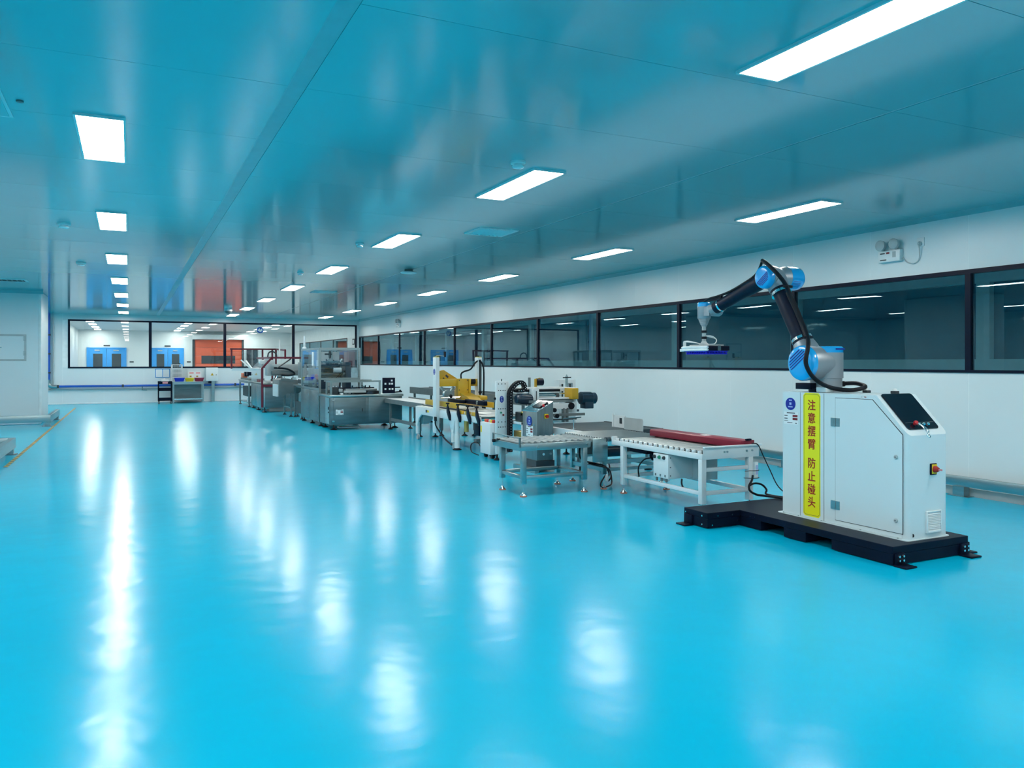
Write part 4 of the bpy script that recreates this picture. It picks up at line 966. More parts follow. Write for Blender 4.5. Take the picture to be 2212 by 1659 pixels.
for x in (5.08, 5.42): P('rod_clamp', M().cyl((x - 0.02, 9.70, 0.89), (x + 0.02, 9.70, 0.89), 0.032, 10), 'dark_gray', cs_)
B('carriage', (4.70, 4.75, 9.74, 9.85, 0.60, 0.94), 'mid_gray', cs_)
def motor(p0, p1, r, parent, name='drive_motor'):
    m_ = P(name, M().lathe(p0, p1, [(r * 0.7, 0), (r, 0.06), (r, 0.72), (r * 0.93, 0.75), (r * 0.95, 0.95), (r * 0.75, 1)], 22), 'motor', parent)
    p0 = Vector(p0); p1 = Vector(p1); a = p1 - p0
    m2 = M()
    for i in range(14):
        an = 2 * math.pi * i / 14; d = Vector((0, math.cos(an), math.sin(an))) * r if abs(a.x) > abs(a.y) else Vector((math.cos(an), 0, math.sin(an))) * r
        m2.bar(p0 + a * 0.1 + d, p0 + a * 0.7 + d, 0.005, 0.012, d)
    P('cooling_fin', m2, 'motor', m_)
    return m_
motor(aty(1149, 863, 9.62), aty(1114, 862, 9.62), 0.066, cs_)
B('motor_flange', (4.97, 5.06, 9.56, 9.70, 0.80, 0.99), 'white_paint', cs_, bevel=0.004)
B('flange_slot', (5.01, 5.02, 9.555, 9.56, 0.84, 0.96), 'seal', cs_)
motor(aty(1251, 860, 9.62), aty(1286, 860, 9.62), 0.085, cs_)
B('terminal_box', (aty(1259, 870, 9.62)[0], aty(1277, 870, 9.62)[0], 9.55, 9.70, 0.70, 0.80), 'motor', cs_, bevel=0.008)
B('belt_cover', (aty(1232, 860, 9.55)[0], aty(1246, 860, 9.55)[0], 9.50, 9.72, 0.84, 0.995), 'yellow', cs_, bevel=0.008)
B('gear_plate', (5.58, 5.66, 9.56, 9.78, 0.65, 1.0), 'white_paint', cs_, bevel=0.004)
B('wing_knob', (5.66, 5.72, 9.60, 9.64, 0.66, 0.69), 'dark_gray', cs_)
B('lower_beam', (4.75, 5.60, 9.58, 9.74, 0.845, 0.865), 'white_paint', cs_)
B('lower_beam', (4.90, 5.60, 9.55, 9.74, 0.80, 0.835), 'mid_gray', cs_)
P('side_belt', M().prism([(4.95, 0.71), (5.50, 0.71)] + [(5.50 + 0.04 * math.sin(a), 0.75 - 0.04 * math.cos(a)) for a in [math.pi * i / 8 for i in range(1, 8)]] + [(5.50, 0.79), (4.95, 0.79)], 'y', 9.50, 9.56), 'plastic_white', cs_)
P('belt_pulley', M().cyl((5.53, 9.48, 0.75), (5.53, 9.62, 0.75), 0.047, 18), 'black_rubber', cs_)
B('guide_bar', (4.9, 5.72, 9.44, 9.47, 0.615, 0.65), 'mid_gray', cs_)
B('guide_bar', (4.9, 5.60, 9.46, 9.48, 0.56, 0.575), 'dark_gray', cs_)
for x in (5.0, 5.12, 5.40, 5.46): B('guide_post', (x, x + 0.03, 9.50, 9.54, 0.53, 0.72), 'mid_gray', cs_)
for x, z in ((5.23, 0.70), (5.27, 0.62)): P('clamp_knob', M().cyl((x, 9.48, z), (x, 9.42, z), 0.03, 12), 'black_rubber', cs_)
fr = P('rear_column', M().box(5.62, 5.66, 10.0, 10.15, 0.1, 1.10).box(5.85, 5.90, 10.0, 10.15, 0.1, 1.10).box(5.66, 5.85, 10.0, 10.15, 1.05, 1.10).box(5.66, 5.85, 10.0, 10.15, 0.1, 0.8), 'white_paint', cs_)
B('column_guide', (5.67, 5.685, 9.99, 10.02, 0.8, 1.04), 'dark_gray', fr); B('column_guide', (5.80, 5.815, 9.99, 10.02, 0.8, 1.04), 'dark_gray', fr)
P('height_screw', M().cyl((5.66, 9.85, 0.8), (5.66, 9.85, 1.16), 0.02, 12).cyl((5.66, 9.85, 1.16), (5.66, 9.85, 1.18), 0.008, 8), 'steel', cs_)
P('crank_handle', M().bar((5.60, 9.85, 1.135), (5.72, 9.83, 1.14), 0.02, 0.015), 'black_rubber', cs_)
B('guide_mast', (5.28, 5.31, 10.3, 10.33, 0.5, 1.13), 'mid_gray', cs_)
rl = P('tape_reel_arm', M().bar((5.21, 9.95, 0.96), (5.21, 9.95, 1.12), 0.03, 0.03).bar((5.21, 9.95, 1.11), (5.28, 9.95, 1.125), 0.02, 0.02), 'yellow', cs_)
P('tape_reel', M().cyl((5.22, 9.95, 1.075), (5.32, 9.95, 1.075), 0.052, 18), 'black_paint', rl)
for dm in ((4.72, 4.75, 9.40, 9.75, 0.52, 0.55), (4.72, 4.75, 9.40, 9.43, 0.20, 0.52), (4.72, 4.95, 9.40, 9.43, 0.19, 0.22), (4.72, 4.95, 9.40, 9.43, 0.52, 0.55)):
    B('frame_tube', dm, 'white_paint', cs_)
B('base_frame', (4.70, 5.60, 9.80, 9.95, 0.50, 0.56), 'white_paint', cs_, bevel=0.004)
B('mechanism_block', (4.76, 5.2, 9.5, 9.75, 0.26, 0.42), 'brass', cs_, bevel=0.01)
B('mechanism_block', (4.76, 5.0, 9.45, 9.7, 0.56, 0.68), 'dark_gray', cs_, bevel=0.01)
P('spring_roller', M().cyl((4.76, 9.5, 0.66), (4.95, 9.5, 0.66), 0.03, 14), 'brass', cs_)
P('lower_roller', M().cyl((4.76, 9.42, 0.44), (5.1, 9.42, 0.44), 0.035, 14), 'roller', cs_)
P('lower_roller', M().cyl((4.76, 9.42, 0.33), (5.1, 9.42, 0.33), 0.045, 14), 'mid_gray', cs_)
for x, y in ((4.58, 9.9), (5.8, 10.1), (4.74, 10.4), (5.8, 9.6)): foot(x, y, 0.12, cs_)
B('base_beam', (4.70, 4.78, 9.93, 10.45, 0.10, 0.16), 'white_paint', cs_)

# black belt bed in front of the sealer
bd = T('belt_bed', 'dark flat belt bed between transfer conveyor and gantry sealer', 'conveyor', (5.35, 8.9, 0))
B('belt', (4.86, 5.98, 8.05, 9.36, 0.49, 0.525), 'belt', bd, bevel=0.008)
B('side_rail', (4.80, 4.86, 8.05, 9.36, 0.46, 0.535), 'white_paint', bd); B('side_rail', (5.98, 6.02, 8.05, 9.36, 0.46, 0.53), 'dark_gray', bd)
B('end_trim', (4.86, 5.98, 8.02, 8.05, 0.48, 0.53), 'dark_gray', bd)
for x in (4.9, 5.9):
    for y in (8.2, 9.3):
        B('leg', (x - 0.025, x + 0.025, y - 0.025, y + 0.025, 0.1, 0.47), 'steel', bd); foot(x, y, 0.11, bd)
P('guide_rod', M().cyl((4.90, 8.35, 0.53), (4.90, 8.35, 0.66), 0.008, 8).cyl((4.84, 8.5, 0.655), (5.15, 8.6, 0.66), 0.008, 8), 'chrome', bd)
P('rod_foot', M().cyl((4.90, 8.35, 0.525), (4.90, 8.35, 0.54), 0.03, 12), 'chrome', bd)

# stainless control cabinet
cc2 = T('control_cabinet', 'stainless control cabinet with sloping touch panel behind the roller table', 'control cabinet', (4.63, 8.8, 0))
cbx = P('body', M().prism([(4.52, 0.14), (4.75, 0.14), (4.75, 0.862), (4.52, 0.740)], 'y', 8.60, 8.99), 'steel_dark', cc2, bevel=0.003, seg=1)
sl = Vector((4.75 - 4.52, 0, 0.862 - 0.740)); sl.normalize(); un = Vector((-sl.z, 0, sl.x))
m = M(); a0 = Vector((4.515, 8.595, 0.741)); 
for t_ in (0.0, 0.004):
    pass
m.add([a0 + un * t_ + sl * s_ + Vector((0, y_, 0)) for t_ in (0.0, 0.006) for s_, y_ in ((0, 0), (0.262, 0), (0.262, 0.40), (0, 0.40))], [(0, 1, 2, 3), (7, 6, 5, 4), (0, 4, 5, 1), (1, 5, 6, 2), (2, 6, 7, 3), (3, 7, 4, 0)])
P('lid', m, 'chrome', cc2)
tp = M(); a1 = a0 + un * 0.006 + sl * 0.09 + Vector((0, 0.06, 0))
tp.add([a1 + un * t_ + sl * s_ + Vector((0, y_, 0)) for t_ in (0.0, 0.012) for s_, y_ in ((0, 0), (0.13, 0), (0.13, 0.20), (0, 0.20))], [(0, 1, 2, 3), (7, 6, 5, 4), (0, 4, 5, 1), (1, 5, 6, 2), (2, 6, 7, 3), (3, 7, 4, 0)])
P('touch_panel', tp, 'pane_black', cc2)
for f, mt in ((0.12, 'bright_red'), (0.06, 'dark_gray')):
    q = a0 + un * 0.006 + sl * (0.255 - f) + Vector((0, 0.03, 0)); P('push_button', M().cyl(q, q + un * 0.025, 0.014, 12), mt, cc2)
badge(cc2, (4.518, 8.80, 0.62), 0.062, '-x', 1.15)
card(cc2, 8.88, 8.70, 0.43, 0.56, 4.518, '-x')
P('lock', M().cyl((4.52, 8.66, 0.58), (4.51, 8.66, 0.58), 0.012, 12), 'chrome', cc2)
isw = B('isolator_plate', (4.625, 4.675, 8.588, 8.60, 0.66, 0.715), 'lemon', cc2)
P('red_knob', M().cyl((4.65, 8.588, 0.687), (4.65, 8.56, 0.687), 0.02, 14), 'sign_red', isw)
B('plinth', (4.50, 4.77, 8.58, 9.01, 0.02, 0.14), 'dark_gray', cc2)
B('foot_bar', (4.44, 4.50, 8.50, 9.10, 0.0, 0.05), 'steel', cc2)
for y in (8.62, 8.72): P('cable_gland', M().cyl((4.60 + y - 8.62, 8.60, 0.22), (4.60 + y - 8.62, 8.57, 0.22), 0.016, 10), 'chrome', cc2)

# ------------------------------------------------ yellow carton sealer
ys_ = T('carton_sealer', 'white carton sealer with yellow gantry head and tall columns', 'packing machine', (4.95, 12.2, 0))
side = P('side_plate', M().prism([(13.27, 0.58), (11.34, 0.58), (11.34, 0.47), (11.42, 0.44), (11.47, 0.25), (11.56, 0.25), (11.66, 0.45), (12.95, 0.45), (13.1, 0.38), (13.17, 0.25), (13.27, 0.25)], 'x', 4.55, 4.575), 'white_paint', ys_, bevel=0.003)
P('side_plate', M().prism([(13.27, 0.58), (11.34, 0.58), (11.34, 0.47), (11.42, 0.44), (11.47, 0.25), (11.56, 0.25), (11.66, 0.45), (12.95, 0.45), (13.1, 0.38), (13.17, 0.25), (13.27, 0.25)], 'x', 5.28, 5.305), 'white_paint', ys_, bevel=0.003)
B('end_panel', (4.575, 5.28, 13.24, 13.265, 0.40, 0.575), 'white_paint', ys_)
P('hopper_plate', M().prism([(4.60, 0.45), (4.85, 0.45), (4.70, 0.28), (4.60, 0.28)], 'y', 13.0, 13.15), 'steel', ys_)
B('table_top', (4.575, 5.28, 11.36, 13.25, 0.575, 0.59), 'plastic_white', ys_)
for x in (4.575, 5.28):
    for y in (11.515, 13.22):
        P('leg', M().cyl((x, y, 0.10), (x, y, 0.30), 0.035, 14), 'plastic_white', ys_)
        cst = P('castor_fork', M().box(x - 0.03, x + 0.03, y - 0.02, y + 0.02, 0.06, 0.10), 'chrome', ys_)
        P('castor_wheel', M().cyl((x - 0.018, y - 0.02, 0.045), (x + 0.018, y - 0.02, 0.045), 0.045, 16), 'light_gray', cst)
P('stand_leg', M().lathe((4.56, 11.33, 0.03), (4.56, 11.33, 0.55), [(0.04, 0), (0.04, 0.4), (0.033, 0.41), (0.033, 1)], 16), 'plastic_white', ys_)
P('stand_foot', M().lathe((4.56, 11.33, 0), (4.56, 11.33, 0.035), [(0.07, 0), (0.07, 0.3), (0.03, 1)], 16), 'black_rubber', ys_)
B('cable_tray', (4.70, 5.2, 10.9, 11.0, 0.13, 0.19), 'mid_gray', ys_)
for x0, x1, nm in ((4.485, 4.55, 'near'), (5.235, 5.305, 'far')):
    c = B('column', (x0, x1, 12.07, 12.21, 0.20, 1.436), 'white_paint', ys_, bevel=0.004)
    B('column_cap', (x0 + 0.01, x1 - 0.005, 12.075, 12.205, 1.436, 1.446), 'lemon', c)
    P('column_screw', M().cyl(((x0 + x1) / 2, 12.14, 1.44), ((x0 + x1) / 2, 12.14, 1.47), 0.015, 10), 'dark_gray', c)
    B('column_slot', (x0 + 0.015, x1 - 0.015, 12.066, 12.07, 0.7, 1.40), 'dark_gray' if nm == 'far' else 'white_paint', c)
badge(ys_, (4.484, 12.14, 1.20), 0.05, '-x', 0.9)
P('handle_wire', M().tube([(4.50, 12.12, 1.45), (4.53, 12.12, 1.465), (4.60, 12.12, 1.462), (4.66, 12.12, 1.455)], 0.006, 6), 'light_gray', ys_)
B('handle_grip', (4.645, 4.675, 12.10, 12.13, 1.44, 1.53), 'black_rubber', ys_)
hd = B('head_beam', (4.55, 5.235, 12.10, 12.20, 0.96, 1.08), 'yellow', ys_, bevel=0.004)
B('head_carriage', (4.87, 5.05, 12.04, 12.18, 0.76, 1.085), 'yellow', ys_, bevel=0.004)
B('carriage_cheek', (5.05, 5.085, 12.02, 12.20, 0.80, 1.08), 'yellow', ys_, bevel=0.003)
for x in (4.885, 5.03):
    for z in (0.90, 1.06): P('bolt', M().cyl((x, 12.04, z), (x, 12.03, z), 0.008, 8), 'dark_gray', ys_)
P('motor_pod', M().cyl((5.09, 12.06, 1.035), (5.17, 12.06, 1.035), 0.045, 16), 'black_rubber', ys_)
tri = [aty(u, v, 12.5) for u, v in ((946, 801), (956, 800), (986, 819), (946, 821))]
P('gusset_plate', M().prism([(q[0], q[2]) for q in tri], 'y', 12.46, 12.5), 'yellow', ys_, bevel=0.004)
P('gusset_flange', M().bar(tri[1], tri[2], 0.10, 0.012, (0, 0, 1)), 'yellow', ys_)
cut = [aty(u, v, 12.45) for u, v in ((962, 812), (964, 809), (969, 813.5), (967, 817))]
P('gusset_slot', M().prism([(q[0], q[2]) for q in cut], 'y', 12.445, 12.46), 'dark_gray', ys_)
cut = [aty(u, v, 12.45) for u, v in ((957, 818), (958.5, 815), (960, 818.6))]
P('gusset_slot', M().prism([(q[0], q[2]) for q in cut], 'y', 12.445, 12.46), 'dark_gray', ys_)
P('taping_head', M().prism([(12.3, 0.79), (12.3, 0.90), (11.75, 0.80), (11.6, 0.74), (12.2, 0.72)], 'x', 4.90, 5.10), 'yellow', ys_, bevel=0.006)
B('taping_cover', (5.12, 5.27, 11.75, 12.10, 0.74, 0.81), 'yellow', ys_, bevel=0.02)
P('head_frame', M().bar((4.62, 12.2, 0.95), (4.78, 12.2, 0.76), 0.06, 0.03).bar((4.85, 12.2, 0.95), (4.72, 12.2, 0.76), 0.06, 0.03), 'steel', ys_)
P('tape_roll', M().cyl((4.72, 12.12, 0.83), (4.72, 12.2, 0.83), 0.07, 18), 'steel', ys_)
for p_ in ((4.72, 12.0, 0.80), (5.22, 11.95, 0.86)): P('ball_knob', M().ball(p_, 0.03), 'black_rubber', ys_)
P('tie_rod', M().cyl((4.55, 12.0, 0.775), (5.28, 12.0, 0.80), 0.012, 8), 'chrome', ys_)
P('side_guide', M().box(4.60, 4.625, 11.40, 12.90, 0.63, 0.715), 'yellow', ys_, bevel=0.003)
P('side_guide', M().box(5.20, 5.225, 11.40, 12.90, 0.63, 0.715), 'yellow', ys_, bevel=0.003)
for x in (4.66, 4.72): B('transport_belt', (x, x + 0.03, 11.4, 13.2, 0.59, 0.605), 'dark_gray', ys_)
B('top_press_bar', (4.76, 4.80, 11.55, 12.25, 0.70, 0.755), 'black_paint', ys_, bevel=0.004)
B('top_press_bar', (4.80, 4.86, 10.85, 11.60, 0.70, 0.77), 'black_paint', ys_, bevel=0.004)
P('press_dial', M().cyl((4.80, 11.10, 0.735), (4.79, 11.10, 0.735), 0.03, 16), 'steel', ys_)
for y in (11.68, 11.25, 10.86, 10.52):
    kb = P('clamp_bracket', M().prism([(y + 0.03, 0.66), (y - 0.02, 0.66), (y - 0.12, 0.52), (y - 0.12, 0.44), (y - 0.07, 0.44), (y + 0.03, 0.56)], 'x', 4.53, 4.55), 'black_paint', ys_, bevel=0.003)
    P('star_knob', M().lathe((4.54, y, 0.66), (4.54, y, 0.715), [(0.012, 0), (0.012, 0.5), (0.032, 0.6), (0.028, 1)], 10), 'black_rubber', kb)
B('outfeed_rail', (4.555, 4.585, 10.45, 11.34, 0.47, 0.56), 'white_paint', ys_); B('outfeed_rail', (5.25, 5.28, 10.45, 11.34, 0.47, 0.56), 'white_paint', ys_)
for y in (11.2, 10.95, 10.7): B('guide_block', (4.56, 4.60, y - 0.07, y + 0.07, 0.565, 0.615), 'yellow', ys_, bevel=0.004)
rolw = meshof(M().cyl((-0.33, 0, 0), (0.33, 0, 0), 0.022, 12), 'roller', 'roller')
for i in range(14): inst(rolw, 'roller', ys_, (4.915, 10.48 + 0.065 * i, 0.555))
P('air_cylinder', M().cyl((4.60, 11.05, 0.30), (4.60, 11.05, 0.46), 0.035, 14), 'brass', ys_)
B('gear_housing', (4.62, 4.78, 10.62, 10.82, 0.27, 0.44), 'black_paint', ys_, bevel=0.01)
sp = B('switch_block', (4.545, 4.55, 12.66, 12.73, 0.50, 0.545), 'dark_gray', ys_)
B('yellow_label', (4.546, 4.55, 12.58, 12.65, 0.505, 0.54), 'lemon', ys_)
P('column_switch', M().box(4.46, 4.487, 12.02, 12.10, 0.40, 0.47), 'black_rubber', ys_, bevel=0.006)
P('cable', M().tube([(4.47, 12.05, 0.42), (4.47, 12.03, 0.33), (4.50, 11.90, 0.22), (4.52, 11.70, 0.12), (4.54, 11.5, 0.06)], 0.012, 8), 'black_rubber', ys_)
P('cable', M().tube([(4.95, 12.12, 1.08), (4.95, 12.12, 1.16), (5.0, 12.12, 1.20), (5.12, 12.12, 1.24), (5.20, 12.12, 1.34), (5.25, 12.08, 1.38), (5.30, 12.04, 1.33), (5.32, 12.03, 1.2), (5.32, 12.03, 0.9), (5.32, 12.03, 0.65)], 0.014, 8, 6), 'black_rubber', ys_)
for x, y in ((4.99, 13.45), (5.55, 13.42)): foot(x, y, 0.4, ys_, 0.06)

# operator box on castors beside the sealer
ob = T('operator_box', 'narrow white push-button cabinet on castors before the yellow sealer', 'control cabinet', (4.58, 10.2, 0))
ob_b = B('body', (4.53, 4.66, 10.02, 10.37, 0.06, 0.505), 'white_paint', ob, bevel=0.008)
for y, mt in ((10.31, 'orange'), (10.25, 'bright_red'), (10.17, 'light_gray'), (10.11, 'lemon'), (10.06, 'bright_red')):
    P('push_button', M().lathe((4.60, y, 0.505), (4.60, y, 0.545), [(0.025, 0), (0.025, 0.4), (0.03, 0.5), (0.02, 1)], 14), mt, ob_b)
B('warning_label', (4.527, 4.53, 10.31, 10.35, 0.36, 0.45), 'lemon', ob_b)
for y in (10.08, 10.31):
    cst = B('castor_fork', (4.57, 4.62, y - 0.03, y + 0.03, 0.05, 0.065), 'dark_gray', ob)
    P('castor_wheel', M().cyl((4.575, y, 0.03), (4.615, y, 0.03), 0.03, 14), 'black_rubber', cst)
for y0 in (10.55,):
    tag(P('floor_cable', M().tube([(4.55, 10.39, 0.14), (4.52, 10.46, 0.20), (4.49, 10.60, 0.16), (4.48, 10.58, 0.06), (4.50, 10.45, 0.03), (4.52, 10.40, 0.02)], 0.007, 8), 'black_rubber', loc=(4.5, 10.5, 0)), 'black cable loop left of the push-button cabinet', 'cable')

# infeed table and long belt conveyor behind
inf = T('infeed_table', 'low infeed table with pale top between grey machine and yellow sealer', 'conveyor', (4.9, 14.6, 0))
B('table_top', (4.72, 5.20, 13.32, 15.62, 0.60, 0.615), 'plastic_white', inf); B('side_rail', (4.69, 4.72, 13.32, 15.62, 0.53, 0.615), 'mid_gray', inf); B('side_rail', (5.20, 5.23, 13.32, 15.62, 0.53, 0.64), 'mid_gray', inf)
for x, y in ((4.75, 13.6), (5.17, 13.6), (4.75, 15.4), (5.17, 15.4)):
    B('leg', (x - 0.02, x + 0.02, y - 0.02, y + 0.02, 0.1, 0.54), 'mid_gray', inf); foot(x, y, 0.11, inf)
B('brace', (4.74, 4.77, 13.6, 15.4, 0.17, 0.23), 'mid_gray', inf)
lb = T('belt_conveyor', 'long dark raised belt conveyor running behind the yellow sealer', 'conveyor', (5.95, 14.6, 0))
B('belt', (5.72, 6.15, 11.2, 17.0, 0.76, 0.78), 'belt', lb); B('side_rail', (5.69, 5.72, 11.2, 17.0, 0.66, 0.80), 'mid_gray', lb); B('side_rail', (6.15, 6.18, 11.2, 17.0, 0.66, 0.80), 'mid_gray', lb)
for y in (11.4, 13.4, 15.2, 16.8):
    for x in (5.74, 6.13): B('leg', (x - 0.02, x + 0.02, y - 0.02, y + 0.02, 0.1, 0.67), 'mid_gray', lb); foot(x, y, 0.11, lb)
    B('brace', (5.74, 6.13, y - 0.015, y + 0.015, 0.3, 0.33), 'mid_gray', lb)
B('drive_box', (5.74, 6.1, 13.7, 14.9, 0.30, 0.60), 'dark_gray', lb)
B('tool_tray', (5.5, 5.66, 14.2, 14.7, 0.60, 0.70), 'light_gray', lb)

# ------------------------------------------------ grey stainless wrapping machine
def frame_box(parent, x0, x1, y0, y1, z0, z1, w, material, name='frame_post'):
    for x in (x0, x1 - w):
        for y in (y0, y1 - w): B(name, (x, x + w, y, y + w, z0, z1), material, parent)
    for z in (z1 - w,):
        for y in (y0, y1 - w): B('frame_rail', (x0 + w, x1 - w, y, y + w, z, z + w), material, parent)
        for x in (x0, x1 - w): B('frame_rail', (x, x + w, y0 + w, y1 - w, z, z + w), material, parent)
g1 = T('film_sealing_unit', 'low stainless cabinet unit with two doors and dark switch panel', 'packing machine', (4.3, 15.9, 0))
B('cabinet_body', (3.60, 5.09, 15.70, 16.65, 0.10, 0.655), 'steel_panel', g1, bevel=0.004)
B('cabinet_top', (3.58, 5.11, 15.67, 16.65, 0.655, 0.70), 'steel', g1, bevel=0.004)
d1 = B('door', (3.665, 4.315, 15.685, 15.70, 0.13, 0.645), 'steel_panel', g1, bevel=0.004)
B('handle', (4.24, 4.255, 15.675, 15.686, 0.36, 0.42), 'dark_gray', d1)
for z in (0.16, 0.58): B('hinge', (3.63, 3.68, 15.675, 15.69, z, z + 0.03), 'chrome', d1)
d2 = B('door', (4.375, 5.05, 15.685, 15.70, 0.13, 0.645), 'steel_panel', g1, bevel=0.004)
B('handle', (4.43, 4.445, 15.675, 15.686, 0.37, 0.42), 'mid_gray', d2)
card(g1, 3.705, 3.86, 0.302, 0.408, 15.685, '-y')
B('side_panel', (3.59, 3.60, 15.76, 16.10, 0.12, 0.64), 'steel', g1)
for z in (0.35, 0.42, 0.45): P('push_button', M().cyl((3.59, 15.80, z), (3.575, 15.80, z), 0.014, 10), 'dark_gray', g1)
for x, y in ((3.60, 15.70), (3.60, 16.08), (4.60, 15.70), (4.42, 16.4)): B('frame_post', (x, x + 0.035, y, y + 0.035, 0.70, 0.985), 'steel', g1)
B('frame_rail', (3.635, 4.60, 15.70, 15.735, 0.95, 0.985), 'steel', g1); B('frame_rail', (3.60, 3.635, 15.735, 16.08, 0.95, 0.985), 'steel', g1)
B('frame_rail', (3.635, 4.64, 16.40, 16.435, 0.95, 0.985), 'steel', g1)
swp = B('switch_panel', (4.68, 4.94, 15.70, 15.75, 0.715, 1.035), 'black_paint', g1, bevel=0.004)
for i, (fx, fz) in enumerate(((0.72, 0.82), (0.2, 0.62), (0.55, 0.62), (0.75, 0.62), (0.2, 0.28), (0.55, 0.28), (0.78, 0.28))):
    B('switch', (4.68 + 0.26 * fx - 0.018, 4.68 + 0.26 * fx + 0.018, 15.692, 15.70, 0.715 + 0.32 * fz - 0.018, 0.715 + 0.32 * fz + 0.018), 'paper', swp)
P('lever', M().cyl((4.94, 15.74, 0.835), (5.06, 15.74, 0.835), 0.012, 8), 'black_rubber', swp)
P('lever', M().cyl((4.94, 15.8, 0.73), (5.12, 15.8, 0.745), 0.014, 8).ball((5.08, 15.8, 0.76), 0.025), 'black_rubber', g1)
B('sealing_bar', (3.95, 4.60, 15.85, 16.0, 0.77, 0.815), 'roller', g1, bevel=0.006); B('sealing_bar', (3.9, 4.35, 15.78, 15.85, 0.735, 0.78), 'light_gray', g1, bevel=0.006)
B('sealing_jaw', (4.15, 4.66, 15.90, 16.15, 0.70, 0.77), 'dark_gray', g1, bevel=0.02)
P('pulley', M().cyl((4.42, 15.74, 0.70), (4.42, 15.80, 0.70), 0.06, 18), 'motor', g1)
B('rear_beam', (3.9, 4.64, 16.2, 16.3, 0.80, 0.83), 'black_paint', g1)
P('valve_lever', M().bar((4.30, 15.95, 0.87), (4.38, 15.95, 0.85), 0.015, 0.012).bar((4.38, 15.95, 0.82), (4.38, 15.95, 0.88), 0.02, 0.02).box(4.34, 4.48, 15.92, 15.98, 0.815, 0.84), 'black_rubber', g1)
B('sensor_block', (3.80, 3.87, 15.8, 15.86, 0.76, 0.82), 'light_gray', g1); B('sensor_block', (3.82, 3.87, 15.74, 15.78, 0.70, 0.735), 'plastic_white', g1)
B('drive_block', (3.68, 3.80, 15.85, 16.1, 0.70, 0.85), 'dark_gray', g1, bevel=0.01)
for x, y in ((3.68, 15.76), (4.95, 15.76), (3.68, 16.5), (4.95, 16.5)): foot(x, y, 0.11, g1, 0.07)
B('drip_tray', (3.78, 4.2, 15.72, 15.9, 0.03, 0.06), 'steel_dark', g1)

g2 = T('film_wrapping_machine', 'tall stainless wrapping machine with clear guard panels and film rolls', 'packing machine', (4.0, 17.7, 0))
B('cabinet_body', (3.61, 4.47, 16.78, 18.66, 0.09, 0.76), 'steel_panel', g2)
for y0, y1 in ((16.80, 17.72), (17.74, 18.64)):
    dd = B('door', (3.595, 3.61, y0, y1, 0.10, 0.74), 'steel_panel', g2, bevel=0.003)
    for z in (0.20, 0.62): B('hinge', (3.585, 3.597, y0 + 0.02, y0 + 0.05, z, z + 0.05), 'chrome', dd)
frame_box(g2, 3.60, 4.49, 16.75, 18.68, 0.09, 1.665, 0.045, 'steel')
B('frame_rail', (3.645, 4.445, 16.75, 16.795, 0.98, 1.025), 'steel', g2)
B('frame_rail', (3.60, 3.645, 16.795, 18.635, 0.76, 0.80), 'steel', g2)
B('guard_panel', (3.612, 3.618, 16.80, 17.70, 0.80, 1.62), 'acrylic', g2, smooth=0); B('guard_panel', (3.612, 3.618, 17.74, 18.63, 0.80, 1.62), 'acrylic', g2, smooth=0)
B('guard_panel', (3.65, 4.44, 18.65, 18.655, 0.80, 1.62), 'acrylic', g2, smooth=0); B('guard_panel', (4.46, 4.466, 16.80, 18.63, 0.80, 1.62), 'acrylic', g2, smooth=0)
B('guard_panel', (3.65, 4.44, 16.76, 16.764, 1.03, 1.62), 'acrylic', g2, smooth=0)
for z, r, x1, mt in ((1.29, 0.02, 4.30, 'motor'), (1.245, 0.03, 4.10, 'dark_gray'), (1.18, 0.035, 4.30, 'dark_gray'), (1.10, 0.04, 4.25, 'roller'), (1.055, 0.03, 4.2, 'mid_gray'), (1.37, 0.012, 4.1, 'chrome'), (1.34, 0.012, 4.15, 'chrome')):
    P('film_guide_roller', M().cyl((3.66, 16.95 + (1.3 - z) * 0.4, z), (x1, 16.95 + (1.3 - z) * 0.4, z), r, 14), mt, g2)
P('film_roll', M().cyl((3.95, 16.95, 1.185), (4.12, 16.95, 1.185), 0.055, 20), 'plastic_white', g2)
B('drive_plate', (4.22, 4.34, 16.95, 17.3, 0.8, 1.36), 'motor', g2, bevel=0.01)
P('unwind_disc', M().cyl((3.90, 17.1, 1.52), (3.92, 17.1, 1.52), 0.085, 20).cyl((3.80, 17.1, 1.53), (3.95, 17.1, 1.53), 0.018, 10), 'dark_gray', g2)
P('film_tension_arm', M().bar((3.95, 17.1, 1.62), (3.96, 17.1, 1.38), 0.03, 0.03).bar((3.86, 17.1, 1.42), (3.95, 17.1, 1.36), 0.03, 0.04), 'steel', g2)
for x in (4.0, 4.05, 4.12): P('hose', M().tube([(x, 16.98, 1.0), (x + 0.08, 16.96, 1.08), (x + 0.12, 16.98, 1.16), (x + 0.05, 17.0, 1.22)], 0.010, 6), 'dark_gray', g2)
B('inner_panel', (3.70, 4.40, 18.3, 18.34, 0.80, 1.60), 'light_gray', g2); B('inner_notice', (3.63, 3.634, 17.0, 17.2, 1.22, 1.4), 'paper', g2)
B('paper_notice', (3.606, 3.612, 17.35, 17.5, 1.28, 1.58), 'paper', g2)
B('blue_valve', (3.66, 3.75, 17.75, 17.9, 0.98, 1.08), 'tub_blue', g2, bevel=0.01); P('red_valve', M().cyl((3.70, 17.35, 1.0), (3.70, 17.5, 1.06), 0.04, 12), 'orange', g2)
B('pump', (3.66, 3.80, 16.95, 17.15, 0.78, 1.0), 'motor', g2, bevel=0.02)
for x, y in ((3.66, 16.82), (3.66, 18.6), (4.4, 16.82), (4.4, 18.6), (3.66, 17.7)): foot(x, y, 0.10, g2, 0.06)
